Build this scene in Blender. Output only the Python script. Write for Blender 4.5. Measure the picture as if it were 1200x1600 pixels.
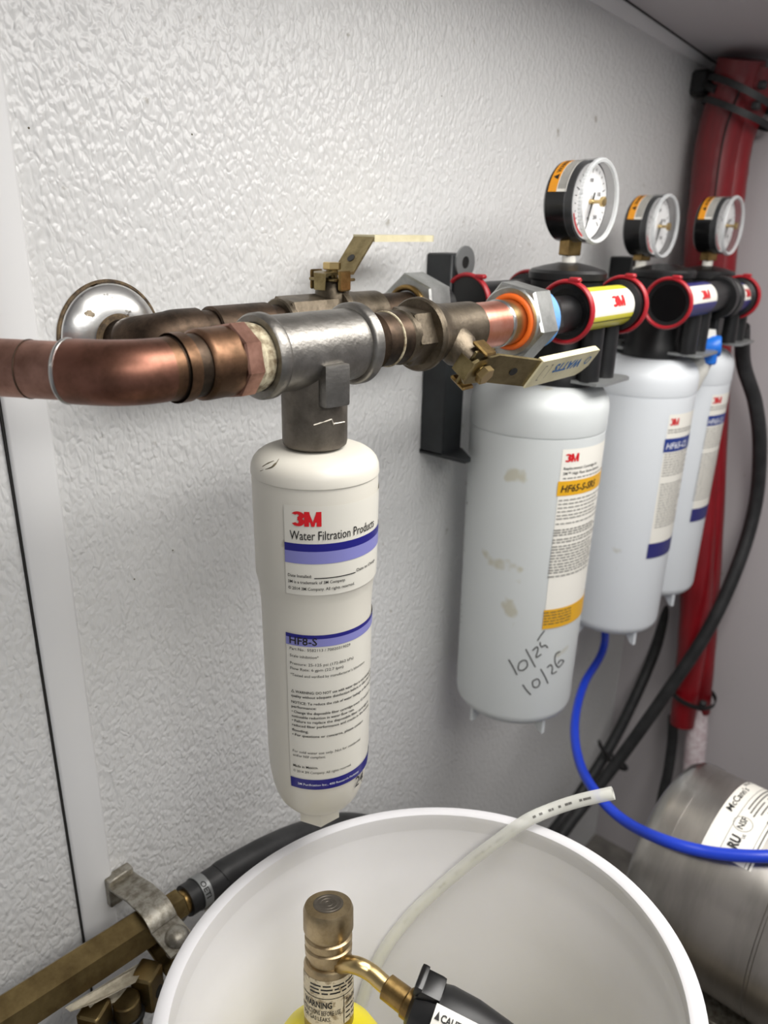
import bpy, bmesh, math, random
from mathutils import Vector, Matrix
import numpy as np
random.seed(7)
for o in list(bpy.data.objects): bpy.data.objects.remove(o)
SC = bpy.context.scene; COL = SC.collection
R = math.radians

# ------------------------------------------------------------------ camera
CAM = np.array([0.0, -0.46, 0.78]); FPX = 1198.0
Xc = np.array([1109, -424, 1198.0]); Xc /= np.linalg.norm(Xc)
Dc = np.array([-70, 3200, 1198.0]); Dc -= Xc*(Dc@Xc); Dc /= np.linalg.norm(Dc)
Zc = -Dc; Yc = np.cross(Zc, Xc)
cam = bpy.data.cameras.new('camera'); camo = bpy.data.objects.new('camera', cam); COL.objects.link(camo)
cam.sensor_fit = 'HORIZONTAL'; cam.sensor_width = 36; cam.lens = 36*FPX/1200
rt = Vector((Xc[0], Yc[0], Zc[0])); dn = Vector((Xc[1], Yc[1], Zc[1])); fw = Vector((Xc[2], Yc[2], Zc[2]))
m = Matrix.Identity(4)
for i in range(3): m[i][0] = rt[i]; m[i][1] = -dn[i]; m[i][2] = -fw[i]; m[i][3] = CAM[i]
camo.matrix_world = m
cam.clip_start = 0.01
cam.dof.use_dof = True; cam.dof.focus_distance = 0.46; cam.dof.aperture_fstop = 11
SC.camera = camo

# ------------------------------------------------------------------ world and lamps
w = bpy.data.worlds.new('world'); SC.world = w; w.use_nodes = True
w.node_tree.nodes['Background'].inputs[0].default_value = (0.93, 0.95, 1.0, 1)
w.node_tree.nodes['Background'].inputs[1].default_value = 0.25
def area(name, loc, target, sx, sy, power, col):
    l = bpy.data.lights.new(name, 'AREA'); l.shape = 'RECTANGLE'; l.size = sx; l.size_y = sy; l.energy = power; l.color = col
    o = bpy.data.objects.new(name, l); COL.objects.link(o); o.location = loc
    o.rotation_euler = (Vector(target)-Vector(loc)).to_track_quat('-Z', 'Y').to_euler()
    return o
LAMP = (0.64, -0.42, 1.001)
area('lamp_light', LAMP, (LAMP[0], LAMP[1]+0.001, 0), 0.86, 0.24, 5.3, (1.0, 0.985, 0.955))
LAMP_FILL = (0.10, -0.86, 1.042)  # added fill lamp, brightens the bucket and the lower left wall
area('lamp_light', LAMP_FILL, (LAMP_FILL[0], LAMP_FILL[1]+0.001, 0), 0.62, 0.24, 4.8, (1.0, 0.985, 0.955))
vs = SC.view_settings
vs.view_transform = 'Standard'; vs.look = 'None'; vs.gamma = 1; vs.use_curve_mapping = False; vs.exposure = 0.0

# ------------------------------------------------------------------ pixel helpers
def ray(px, py):
    d = np.array([px-600, py-800, FPX])/FPX
    return np.array([d@Xc, d@Yc, d@Zc])
def proj(p):
    p = np.asarray(p, float)-CAM; c = Xc*p[0]+Yc*p[1]+Zc*p[2]
    return 600+FPX*c[0]/c[2], 800+FPX*c[1]/c[2]
def aty(px, py, Y): r = ray(px, py); return CAM+r*((Y-CAM[1])/r[1])
def atx(px, py, X): r = ray(px, py); return CAM+r*((X-CAM[0])/r[0])
def atz(px, py, Z): r = ray(px, py); return CAM+r*((Z-CAM[2])/r[2])
def surf(px, py, ax, rad):
    """angle and height where the pixel's ray meets a vertical cylinder of radius rad about ax"""
    r = ray(px, py); o = CAM[:2]-np.array(ax); d = r[:2]
    a = d@d; b = 2*o@d; c = o@o-rad*rad; q = b*b-4*a*c
    t = (-b-math.sqrt(max(q, 0)))/(2*a); p = CAM+r*t
    return math.atan2(p[1]-ax[1], p[0]-ax[0]), p[2]
def zax(py, X, Y):
    lo, hi = -1.0, 1.6
    for _ in range(50):
        mm = (lo+hi)/2
        if proj((X, Y, mm))[1] > py: lo = mm
        else: hi = mm
    return mm
def znear(py, ax, rad):
    d = CAM[:2]-np.array(ax); d = d/np.linalg.norm(d)
    return zax(py, ax[0]+d[0]*rad, ax[1]+d[1]*rad)
def xr(px, rad, Y, Z):
    """X of a circle of radius rad about a row parallel to the wall whose right-hand edge shows at px"""
    lo, hi = -0.1, 1.3; th = np.linspace(0, 2*np.pi, 48)
    for _ in range(40):
        mm = (lo+hi)/2
        if max(proj((mm, Y+rad*math.cos(t), Z+rad*math.sin(t)))[0] for t in th) < px: lo = mm
        else: hi = mm
    return mm

# ------------------------------------------------------------------ materials
def lin(c):
    return tuple((v/12.92 if v <= 0.04045 else ((v+0.055)/1.055)**2.4) for v in (x/255 for x in c))
def mat(name, rgb, rough=0.5, metal=0.0, rgb2=None, scale=40, bump=0.0, bscale=200, stretch=(1, 1, 1), spots=None, coat=0.0, lo=0.4, hi=0.62, sss=0.0, roughvar=0.0, spec=0.5):
    M = bpy.data.materials.new(name); M.use_nodes = True; nt = M.node_tree; N = nt.nodes; L = nt.links
    b = N['Principled BSDF']; b.inputs['Base Color'].default_value = (*lin(rgb), 1); b.inputs['Roughness'].default_value = rough; b.inputs['Metallic'].default_value = metal
    b.inputs['Specular IOR Level'].default_value = spec
    if coat: b.inputs['Coat Weight'].default_value = coat; b.inputs['Coat Roughness'].default_value = 0.15
    if sss: b.inputs['Subsurface Weight'].default_value = sss; b.inputs['Subsurface Radius'].default_value = (0.006, 0.006, 0.006)
    tc = N.new('ShaderNodeTexCoord'); mp = N.new('ShaderNodeMapping'); L.new(tc.outputs['Object'], mp.inputs[0]); mp.inputs['Scale'].default_value = stretch
    col = None
    if rgb2 is not None:
        n = N.new('ShaderNodeTexNoise'); n.inputs['Scale'].default_value = scale; n.inputs['Detail'].default_value = 5; n.inputs['Roughness'].default_value = 0.65; L.new(mp.outputs[0], n.inputs['Vector'])
        cr = N.new('ShaderNodeValToRGB'); cr.color_ramp.elements[0].position = lo; cr.color_ramp.elements[1].position = hi
        cr.color_ramp.elements[0].color = (*lin(rgb), 1); cr.color_ramp.elements[1].color = (*lin(rgb2), 1)
        L.new(n.outputs['Fac'], cr.inputs[0]); col = cr.outputs[0]
        if roughvar:
            mr = N.new('ShaderNodeMapRange'); mr.inputs['To Min'].default_value = rough; mr.inputs['To Max'].default_value = rough+roughvar; L.new(n.outputs['Fac'], mr.inputs[0]); L.new(mr.outputs[0], b.inputs['Roughness'])
    if spots is not None:
        srgb, sscale, thr = spots
        n = N.new('ShaderNodeTexNoise'); n.inputs['Scale'].default_value = sscale; n.inputs['Detail'].default_value = 3; L.new(mp.outputs[0], n.inputs['Vector'])
        cr = N.new('ShaderNodeValToRGB'); cr.color_ramp.elements[0].position = thr; cr.color_ramp.elements[1].position = thr+0.05
        cr.color_ramp.elements[0].color = (0, 0, 0, 1); cr.color_ramp.elements[1].color = (1, 1, 1, 1); L.new(n.outputs['Fac'], cr.inputs[0])
        mx = N.new('ShaderNodeMix'); mx.data_type = 'RGBA'; L.new(cr.outputs[0], mx.inputs[0])
        if col: L.new(col, mx.inputs[6])
        else: mx.inputs[6].default_value = (*lin(rgb), 1)
        mx.inputs[7].default_value = (*lin(srgb), 1); col = mx.outputs[2]
    if col: L.new(col, b.inputs['Base Color'])
    if bump:
        n = N.new('ShaderNodeTexNoise'); n.inputs['Scale'].default_value = bscale; n.inputs['Detail'].default_value = 3; L.new(mp.outputs[0], n.inputs['Vector'])
        bp = N.new('ShaderNodeBump'); bp.inputs['Strength'].default_value = bump; bp.inputs['Distance'].default_value = 0.001; L.new(n.outputs['Fac'], bp.inputs['Height']); L.new(bp.outputs[0], b.inputs['Normal'])
    return M
def glass(name, rgb, rough=0.03, alpha=0.25):
    M = bpy.data.materials.new(name); M.use_nodes = True; nt = M.node_tree; N = nt.nodes; L = nt.links
    N.remove(N['Principled BSDF']); out = N['Material Output']
    t = N.new('ShaderNodeBsdfTransparent'); g = N.new('ShaderNodeBsdfPrincipled'); mx = N.new('ShaderNodeMixShader'); fr = N.new('ShaderNodeFresnel'); fr.inputs[0].default_value = 1.45
    ad = N.new('ShaderNodeMath'); ad.operation = 'ADD'; ad.inputs[1].default_value = alpha; ad.use_clamp = True
    g.inputs['Base Color'].default_value = (*lin(rgb), 1); g.inputs['Roughness'].default_value = rough
    ge = N.new('ShaderNodeNewGeometry'); inv = N.new('ShaderNodeMath'); inv.operation = 'SUBTRACT'; inv.inputs[0].default_value = 1.0; L.new(ge.outputs['Backfacing'], inv.inputs[1])
    ml = N.new('ShaderNodeMath'); ml.operation = 'MULTIPLY'; L.new(fr.outputs[0], ml.inputs[0]); L.new(inv.outputs[0], ml.inputs[1])
    L.new(ml.outputs[0], ad.inputs[0]); L.new(ad.outputs[0], mx.inputs[0]); L.new(t.outputs[0], mx.inputs[1]); L.new(g.outputs[0], mx.inputs[2]); L.new(mx.outputs[0], out.inputs[0])
    return M
def clearglass(name, rough=0.03):
    M = bpy.data.materials.new(name); M.use_nodes = True; nt = M.node_tree; N = nt.nodes; L = nt.links
    N.remove(N['Principled BSDF']); out = N['Material Output']
    t = N.new('ShaderNodeBsdfTransparent'); g = N.new('ShaderNodeBsdfGlossy'); mx = N.new('ShaderNodeMixShader'); fr = N.new('ShaderNodeFresnel'); fr.inputs[0].default_value = 1.4
    g.inputs['Roughness'].default_value = rough
    ge = N.new('ShaderNodeNewGeometry'); inv = N.new('ShaderNodeMath'); inv.operation = 'SUBTRACT'; inv.inputs[0].default_value = 1.0; L.new(ge.outputs['Backfacing'], inv.inputs[1])
    ml = N.new('ShaderNodeMath'); ml.operation = 'MULTIPLY'; L.new(fr.outputs[0], ml.inputs[0]); L.new(inv.outputs[0], ml.inputs[1])
    L.new(ml.outputs[0], mx.inputs[0]); L.new(t.outputs[0], mx.inputs[1]); L.new(g.outputs[0], mx.inputs[2]); L.new(mx.outputs[0], out.inputs[0])
    return M
def wallmat(name, rgb, dist=0.0011):
    M = bpy.data.materials.new(name); M.use_nodes = True; nt = M.node_tree; N = nt.nodes; L = nt.links
    b = N['Principled BSDF']; b.inputs['Roughness'].default_value = 0.30; b.inputs['Specular IOR Level'].default_value = 0.5
    tc = N.new('ShaderNodeTexCoord'); mp = N.new('ShaderNodeMapping'); mp.inputs['Scale'].default_value = (1, 1, 0.60); L.new(tc.outputs['Object'], mp.inputs[0])
    wn = N.new('ShaderNodeTexNoise'); wn.inputs['Scale'].default_value = 130; wn.inputs['Detail'].default_value = 1; L.new(mp.outputs[0], wn.inputs['Vector'])
    ad = N.new('ShaderNodeVectorMath'); ad.operation = 'MULTIPLY_ADD'; ad.inputs[1].default_value = (0.006, 0.006, 0.006); L.new(wn.outputs['Color'], ad.inputs[0]); L.new(mp.outputs[0], ad.inputs[2])
    v = N.new('ShaderNodeTexVoronoi'); v.feature = 'SMOOTH_F1'; v.inputs['Scale'].default_value = 300; v.inputs['Smoothness'].default_value = 0.30; L.new(ad.outputs[0], v.inputs['Vector'])
    n = N.new('ShaderNodeTexNoise'); n.inputs['Scale'].default_value = 260; n.inputs['Detail'].default_value = 1.0; L.new(ad.outputs[0], n.inputs['Vector'])
    s = N.new('ShaderNodeMath'); s.operation = 'SUBTRACT'; L.new(n.outputs['Fac'], s.inputs[0]); L.new(v.outputs['Distance'], s.inputs[1])
    bp = N.new('ShaderNodeBump'); bp.inputs['Strength'].default_value = 0.85; bp.inputs['Distance'].default_value = dist; L.new(s.outputs[0], bp.inputs['Height']); L.new(bp.outputs[0], b.inputs['Normal'])
    dn_ = N.new('ShaderNodeTexNoise'); dn_.inputs['Scale'].default_value = 60; dn_.inputs['Detail'].default_value = 6; L.new(tc.outputs['Object'], dn_.inputs['Vector'])
    cr = N.new('ShaderNodeValToRGB'); cr.color_ramp.elements[0].position = 0.70; cr.color_ramp.elements[1].position = 0.78
    cr.color_ramp.elements[0].color = (*lin(rgb), 1); cr.color_ramp.elements[1].color = (*lin((150, 145, 132)), 1)
    L.new(dn_.outputs['Fac'], cr.inputs[0]); L.new(cr.outputs[0], b.inputs['Base Color'])
    return M
def emis(name, rgb, s):
    M = bpy.data.materials.new(name); M.use_nodes = True; b = M.node_tree.nodes['Principled BSDF']
    b.inputs['Base Color'].default_value = (1, 1, 1, 1); b.inputs['Emission Color'].default_value = (*lin(rgb), 1); b.inputs['Emission Strength'].default_value = s
    return M
K = dict(
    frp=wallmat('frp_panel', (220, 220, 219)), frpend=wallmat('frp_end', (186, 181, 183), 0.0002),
    trimw=mat('vinyl_trim', (228, 228, 228), 0.45, bump=0.1, bscale=60), ceil=mat('ceiling_panel', (188, 184, 186), 0.6, bump=0.05), floor=mat('floor_grey', (120, 116, 110), 0.7, rgb2=(96, 92, 88), scale=20),
    gap=mat('dark_joint', (30, 28, 26), 0.8),
    copper=mat('copper', (154, 108, 92), 0.36, 1.0, rgb2=(92, 66, 52), scale=38, lo=0.35, hi=0.7, bump=0.12, bscale=120, roughvar=0.15),
    copperpink=mat('copper_pink', (184, 142, 126), 0.45, 1.0, rgb2=(136, 100, 86), scale=30, bump=0.08),
    copperdark=mat('copper_dark', (92, 77, 65), 0.42, 1.0, rgb2=(56, 49, 42), scale=45, bump=0.15, roughvar=0.2),
    copperbrown=mat('copper_brown', (132, 100, 78), 0.38, 1.0, rgb2=(86, 66, 50), scale=34, bump=0.12, roughvar=0.15),
    copperclean=mat('copper_clean', (226, 164, 144), 0.36, 1.0, rgb2=(214, 140, 118), scale=60),
    solder=mat('solder', (190, 190, 188), 0.3, 1.0, bump=0.4, bscale=260), tape=mat('pipe_dope', (200, 190, 162), 0.8, rgb2=(120, 104, 80), scale=160, bump=0.6, bscale=300),
    steel=mat('cast_stainless', (150, 147, 142), 0.42, 1.0, rgb2=(128, 125, 120), scale=50, bump=0.22, bscale=420),
    steeldk=mat('cast_dull', (120, 113, 104), 0.5, 0.85, rgb2=(98, 92, 84), scale=60, bump=0.2, bscale=300),
    bronze=mat('bronze_valve', (112, 102, 88), 0.46, 0.9, rgb2=(82, 74, 62), scale=50, bump=0.25, bscale=350),
    brass=mat('brass', (164, 136, 86), 0.34, 1.0, rgb2=(124, 100, 62), scale=60, bump=0.1), brassdk=mat('brass_tarnished', (138, 120, 82), 0.40, 1.0, rgb2=(106, 90, 60), scale=30, bump=0.12),
    brasslt=mat('brass_light', (196, 172, 122), 0.3, 1.0), champ=mat('champagne_alloy', (176, 158, 126), 0.34, 0.95, rgb2=(150, 132, 102), scale=70, bump=0.08),
    handle=mat('zinc_yellow_plate', (156, 142, 104), 0.34, 1.0, rgb2=(116, 102, 70), scale=40), cream=mat('cream_vinyl', (226, 218, 184), 0.5, rgb2=(206, 197, 160), scale=30),
    chrome=mat('chrome', (226, 226, 224), 0.26, 1.0, spots=((92, 84, 72), 110, 0.62), bump=0.08, bscale=120), zinc=mat('zinc_nut', (190, 192, 190), 0.4, 0.95, rgb2=(160, 162, 160), scale=40, bump=0.12, bscale=160),
    galv=mat('galvanised', (176, 172, 162), 0.45, 0.9, rgb2=(132, 126, 114), scale=140, bump=0.2), orange=mat('orange_gasket', (236, 108, 30), 0.5), bluetape=mat('blue_tape', (110, 164, 222), 0.55, bump=0.4, bscale=500),
    black=mat('black_plastic', (18, 18, 19), 0.40, rgb2=(26, 26, 27), scale=30), blackgl=mat('black_gloss', (13, 13, 14), 0.25), rubber=mat('black_rubber', (30, 30, 31), 0.5, rgb2=(44, 44, 45), scale=40),
    graph=mat('bracket_paint', (38, 41, 43), 0.5, rgb2=(28, 30, 32), scale=30), lip=mat('grey_steel_lip', (150, 152, 152), 0.45, 0.6), red=mat('red_clip', (164, 30, 40), 0.4), redins=mat('red_vinyl', (138, 8, 22), 0.4, rgb2=(104, 4, 14), scale=14, bump=0.5, bscale=40, stretch=(1, 1, 0.25), coat=0.3),
    white1=mat('cartridge_cream', (214, 210, 199), 0.38, bump=0.03, spots=((160, 152, 134), 34, 0.72)), white2=mat('cartridge_white', (208, 212, 212), 0.4, spots=((190, 188, 174), 22, 0.66)), white3=mat('cartridge_clean', (220, 224, 228), 0.4, spots=((200, 200, 194), 26, 0.70)),
    label=mat('label_paper', (217, 214, 204), 0.32), labelc=mat('label_white', (238, 235, 226), 0.4), navy=mat('print_navy', (26, 24, 120), 0.35), lilac=mat('print_lilac', (128, 128, 190), 0.35), ink=mat('print_black', (26, 25, 24), 0.5), grey=mat('print_grey', (96, 94, 90), 0.5), greylt=mat('print_grey_light', (134, 132, 127), 0.5), redink=mat('print_red', (206, 22, 32), 0.4), yellow=mat('print_yellow', (226, 170, 30), 0.4), dkblue=mat('print_blue', (32, 56, 132), 0.4), indigo=mat('print_indigo', (44, 44, 112), 0.4), whiteink=mat('print_white', (228, 230, 236), 0.5), lemon=mat('print_lemon', (214, 206, 62), 0.35), blueink=mat('print_blue_handle', (46, 110, 176), 0.5), orangeink=mat('print_orange', (238, 158, 36), 0.45),
    marker=mat('marker_ink', (48, 46, 44), 0.6), lens=clearglass('clear_plastic'), lensring=glass('clear_bezel', (120, 122, 124), 0.08, 0.16), lensrim=glass('clear_bezel_rim', (236, 239, 240), 0.12, 0.42), dial=mat('dial_white', (232, 232, 232), 0.5),
    bucket=mat('bucket_white', (240, 239, 242), 0.34, rgb2=(234, 233, 235), scale=9, lo=0.45, hi=0.75, bump=0.02), clear=glass('clear_tube', (236, 236, 228), 0.2, 0.5), blue=mat('blue_tube', (24, 62, 196), 0.34, coat=0.2), bluefit=mat('blue_fitting', (30, 112, 214), 0.35), milky=mat('milky_fitting', (222, 220, 212), 0.4),
    inox=mat('tank_stainless', (188, 184, 178), 0.3, 1.0, rgb2=(170, 166, 160), scale=8, stretch=(1, 5, 1), bump=0.12, bscale=14), film=clearglass('plastic_film', 0.12), yellowp=mat('yellow_cylinder', (234, 218, 28), 0.35), paper=mat('worn_tag', (186, 178, 160), 0.8, rgb2=(150, 142, 124), scale=90, spots=((70, 60, 48), 60, 0.66)),
    wood=mat('plywood', (148, 140, 126), 0.7, rgb2=(126, 118, 104), scale=12, stretch=(1, 8, 1)), bubble=mat('bubble_wrap', (198, 178, 182), 0.25, rgb2=(222, 212, 214), scale=120, bump=0.8, bscale=110), dirt=mat('grime', (96, 88, 70), 0.9), lamp=emis('lamp_diffuser', (255, 250, 244), 3.0), rust=mat('rust_collar', (120, 100, 72), 0.7, rgb2=(60, 48, 36), scale=130, bump=0.5, bscale=260),
    scratch=mat('bright_scratch', (210, 204, 192), 0.4, 0.8),
)

nt = K['bucket'].node_tree; tr = nt.nodes.new('ShaderNodeBsdfTranslucent'); tr.inputs[0].default_value = (0.93, 0.93, 0.91, 1); mxs = nt.nodes.new('ShaderNodeMixShader'); mxs.inputs[0].default_value = 0.25
nt.links.new(nt.nodes['Principled BSDF'].outputs[0], mxs.inputs[1]); nt.links.new(tr.outputs[0], mxs.inputs[2]); nt.links.new(mxs.outputs[0], nt.nodes['Material Output'].inputs[0])
# ------------------------------------------------------------------ object helpers
ORG = {}
def thing(name, label, cat, loc, group=None):
    o = bpy.data.objects.new(name, None); COL.objects.link(o); o.location = tuple(loc); o.empty_display_size = 0.02
    o['label'] = label; o['category'] = cat
    if group: o['group'] = group
    ORG[o.name] = Vector(tuple(loc)); return o
def tag(o, label, cat, group=None):
    o['label'] = label; o['category'] = cat
    if group: o['group'] = group
    return o
TF = None
def obj(name, geoms, m, parent=None, smooth=True, ang=38, kind=None):
    if isinstance(geoms, tuple): geoms = [geoms]
    V = []; F = []
    for v, f in geoms:
        b = len(V); V += [(TF(Vector(tuple(p))) if TF else Vector(tuple(p))) for p in v]; F += [tuple(i+b for i in q) for q in f]
    if parent is not None: off = ORG[parent.name]
    else:
        lo = [min(p[i] for p in V) for i in range(3)]; hi = [max(p[i] for p in V) for i in range(3)]
        off = Vector(((lo[0]+hi[0])/2, (lo[1]+hi[1])/2, lo[2]))
    me = bpy.data.meshes.new(name); me.from_pydata([p-off for p in V], [], F); me.update()
    bm = bmesh.new(); bm.from_mesh(me); bmesh.ops.remove_doubles(bm, verts=bm.verts, dist=1e-6)
    if len(bm.faces) < 20000 and not name.startswith(('lettering', 'print', 'label', 'band')): bmesh.ops.recalc_face_normals(bm, faces=bm.faces)
    bm.to_mesh(me); bm.free()
    if smooth:
        me.polygons.foreach_set('use_smooth', [True]*len(me.polygons)); me.set_sharp_from_angle(angle=R(ang))
    me.materials.append(K[m] if isinstance(m, str) else m)
    o = bpy.data.objects.new(name, me); COL.objects.link(o)
    if parent is not None: o.parent = parent; ORG[o.name] = off
    else: o.location = off; ORG[o.name] = off
    if kind is None and name.startswith(('print_lines', 'print_marks')): kind = 'stuff'
    if kind: o['kind'] = kind
    return o
def frame(axis):
    a = Vector(axis).normalized(); t = Vector((0, 0, 1)) if abs(a.z) < 0.9 else Vector((1, 0, 0))
    u = t.cross(a).normalized(); v = a.cross(u).normalized(); return a, u, v
def lathe(o, axis, prof, seg=48, closed=False, knurl=None):
    """profile = [(radius, distance along axis)]"""
    o = Vector(tuple(o)); a, u, v = frame(axis); V = []; F = []
    for k, (r, h) in enumerate(prof):
        for i in range(seg):
            t = 2*math.pi*i/seg; rr = r
            if knurl and k in knurl and i % 2: rr = r*0.982
            V.append(o+a*h+u*(rr*math.cos(t))+v*(rr*math.sin(t)))
    n = len(prof)
    for k in range(n-1 if not closed else n):
        for i in range(seg):
            j = (i+1) % seg; k2 = (k+1) % n
            F.append((k*seg+i, k*seg+j, k2*seg+j, k2*seg+i))
    if not closed:
        F.append(tuple(range(seg))[::-1]); F.append(tuple((n-1)*seg+i for i in range(seg)))
    return V, F
def cyl(p0, p1, r, r1=None, seg=32, bev=0.0):
    p0 = Vector(tuple(p0)); p1 = Vector(tuple(p1)); d = p1-p0; L = d.length; r1 = r if r1 is None else r1
    if bev: return lathe(p0, d, [(r-bev, 0), (r, bev), (r1, L-bev), (r1-bev, L)], seg)
    return lathe(p0, d, [(r, 0), (r1, L)], seg)
def ringt(o, axis, R0, r, seg=48, s2=10, flat=1.0):
    return lathe(o, axis, [(R0+r*math.cos(2*math.pi*i/s2), r*flat*math.sin(2*math.pi*i/s2)) for i in range(s2)], seg, closed=True)
def hexp(o, axis, r, h, bev=0.0, n=6, rot=0.0, hole=0.0):
    o = Vector(tuple(o)); a, u, v = frame(axis); V = []; F = []
    lv = [(r-bev, 0), (r, bev), (r, h-bev), (r-bev, h)] if bev else [(r, 0), (r, h)]
    for rr, z in lv:
        for i in range(n):
            t = 2*math.pi*i/n+rot; V.append(o+a*z+u*(rr*math.cos(t))+v*(rr*math.sin(t)))
    m_ = len(lv)
    for k in range(m_-1):
        for i in range(n):
            j = (i+1) % n; F.append((k*n+i, k*n+j, (k+1)*n+j, (k+1)*n+i))
    F.append(tuple(range(n))[::-1]); F.append(tuple((m_-1)*n+i for i in range(n)))
    return V, F
def box(c, s, bev=0.0, rot=None, seg=1):
    bm = bmesh.new(); bmesh.ops.create_cube(bm, size=1)
    for v in bm.verts: v.co = Vector((v.co.x*s[0], v.co.y*s[1], v.co.z*s[2]))
    if bev: bmesh.ops.bevel(bm, geom=list(bm.edges), offset=bev, segments=seg, affect='EDGES', profile=0.7)
    Mx = rot.to_3x3() if rot is not None else Matrix.Identity(3)
    bm.verts.ensure_lookup_table(); bm.verts.index_update()
    V = [Vector(tuple(c))+Mx@v.co for v in bm.verts]; F = [tuple(v.index for v in f.verts) for f in bm.faces]; bm.free(); return V, F
def spline(pts, n=10):
    P = [Vector(tuple(p)) for p in pts]; P = [P[0]*2-P[1]]+P+[P[-1]*2-P[-2]]; out = []
    for i in range(1, len(P)-2):
        for k in range(n):
            t = k/n; a, b, c, d = P[i-1], P[i], P[i+1], P[i+2]
            out.append(0.5*((2*b)+(c-a)*t+(2*a-5*b+4*c-d)*t*t+(3*b-a-3*c+d)*t**3))
    out.append(P[-2]); return out
def tube(pts, r, seg=16, n=10, smooth=True, wob=0.0, flat=1.0, hollow=0.0):
    P = spline(pts, n) if smooth else [Vector(tuple(p)) for p in pts]; V = []; F = []
    t0 = (P[1]-P[0]).normalized(); _, u, _ = frame(t0); N_ = len(P)
    for i, p in enumerate(P):
        t = ((P[min(i+1, N_-1)]-P[max(i-1, 0)])).normalized(); u = (u-t*u.dot(t)).normalized(); v = t.cross(u)
        rr = r if not isinstance(r, (list, tuple)) else np.interp(i/(N_-1), np.linspace(0, 1, len(r)), r)
        for k in range(seg):
            q = 2*math.pi*k/seg; ww = rr*(1+wob*math.sin(3*q+i*0.7)*math.cos(i*0.9+k))
            V.append(p+u*(ww*math.cos(q))+v*(ww*flat*math.sin(q)))
    for i in range(N_-1):
        for k in range(seg):
            j = (k+1) % seg; F.append((i*seg+k, i*seg+j, (i+1)*seg+j, (i+1)*seg+k))
    if hollow:
        b = len(V); last = V[-seg:]; c = P[-1]; d = P[-1]-P[-2]; d.normalize()
        V += [c+(q-c)*hollow for q in last]; V += [c+(q-c)*hollow-d*r*2 for q in last]
        for k in range(seg):
            j = (k+1) % seg; F.append((b-seg+k, b-seg+j, b+j, b+k)); F.append((b+k, b+j, b+seg+j, b+seg+k))
        F.append(tuple(b+seg+k for k in range(seg)))
    else: F.append(tuple((N_-1)*seg+k for k in range(seg)))
    F.append(tuple(range(seg))[::-1]); return V, F
def plate(poly, o, u, v, th):
    """flat plate: 2-D outline in the plane (u, v) at o, extruded th along u x v"""
    o = Vector(tuple(o)); u = Vector(u); v = Vector(v); w_ = u.cross(v).normalized(); n = len(poly)
    V = [o+u*a+v*b for a, b in poly]+[o+u*a+v*b+w_*th for a, b in poly]
    F = [tuple(range(n))[::-1], tuple(range(n, 2*n))]+[(i, (i+1) % n, n+(i+1) % n, n+i) for i in range(n)]
    return V, F
def cpatch(ax, rf, p0, p1, z0, z1, n=24, nz=1, cr=0.0):
    """sticker on a vertical cylinder; rf = radius or function of z"""
    f = rf if callable(rf) else (lambda z: rf); V = []; F = []
    for k in range(nz+1):
        z = z0+(z1-z0)*k/nz
        for i in range(n+1):
            p = p0+(p1-p0)*i/n; V.append((ax[0]+f(z)*math.cos(p), ax[1]+f(z)*math.sin(p), z))
    for k in range(nz):
        for i in range(n): a = k*(n+1)+i; F.append((a, a+1, a+n+2, a+n+1))
    return V, F
DG = None
def glyphs(s, bold=0.0, shear=0.0):
    cu = bpy.data.curves.new('t', 'FONT'); cu.body = s; cu.size = 1; cu.offset = bold; cu.resolution_u = 2; cu.shear = shear
    o = bpy.data.objects.new('t', cu); COL.objects.link(o); bpy.context.view_layer.update()
    me = bpy.data.meshes.new_from_object(o.evaluated_get(bpy.context.evaluated_depsgraph_get()))
    V = [(v.co.x, v.co.y) for v in me.vertices]; F = [tuple(p.vertices) for p in me.polygons]
    bpy.data.objects.remove(o); bpy.data.curves.remove(cu); bpy.data.meshes.remove(me)
    if V:
        x0 = min(a for a, b in V); V = [(a-x0, b) for a, b in V]
    return V, F
def logo3m():
    V = []; F = []
    def quadstrip(P, Q):
        b = len(V)
        for p, q in zip(P, Q): V.extend((p, q))
        for k in range(len(P)-1): F.append((b+2*k, b+2*k+1, b+2*k+3, b+2*k+2))
    for cy, a0, a1 in ((0.505, 155, -90), (0.215, 90, -155)):
        A_ = [R(a0+(a1-a0)*k/14) for k in range(15)]
        ry0, ry1 = (0.195, 0.060) if cy > 0.4 else (0.215, 0.075)
        quadstrip([(0.24+0.23*math.cos(a), cy+ry0*math.sin(a)) for a in A_], [(0.22+0.055*math.cos(a), cy+ry1*math.sin(a)) for a in A_])
    n_ = 8
    def sl(fl, fr, y0, y1):
        Y_ = [y0+(y1-y0)*k/n_ for k in range(n_+1)]; quadstrip([(fl(y), y) for y in Y_], [(fr(y), y) for y in Y_])
    sl(lambda y: 0.46, lambda y: 0.62, 0, 0.70); sl(lambda y: 0.88, lambda y: 1.04, 0, 0.70)
    sl(lambda y: 0.62+0.10*(0.70-y)/0.70 if y > 0.32 else 0.62+0.08*(0.38-y)/0.38+0.0, lambda y: 0.62+0.13*(0.70-y)/0.48 if y > 0.22 else 0.75, 0, 0.70)
    sl(lambda y: 0.88-0.13*(0.70-y)/0.48 if y > 0.22 else 0.75, lambda y: 0.88-0.10*(0.70-y)/0.70 if y > 0.32 else 0.88-0.08*(0.38-y)/0.38, 0, 0.70)
    sl(lambda y: 0.62, lambda y: 0.64+0.06*(0.70-y)/0.7, 0.2, 0.70); sl(lambda y: 0.86-0.06*(0.70-y)/0.7, lambda y: 0.88, 0.2, 0.70)
    return V, F
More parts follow.
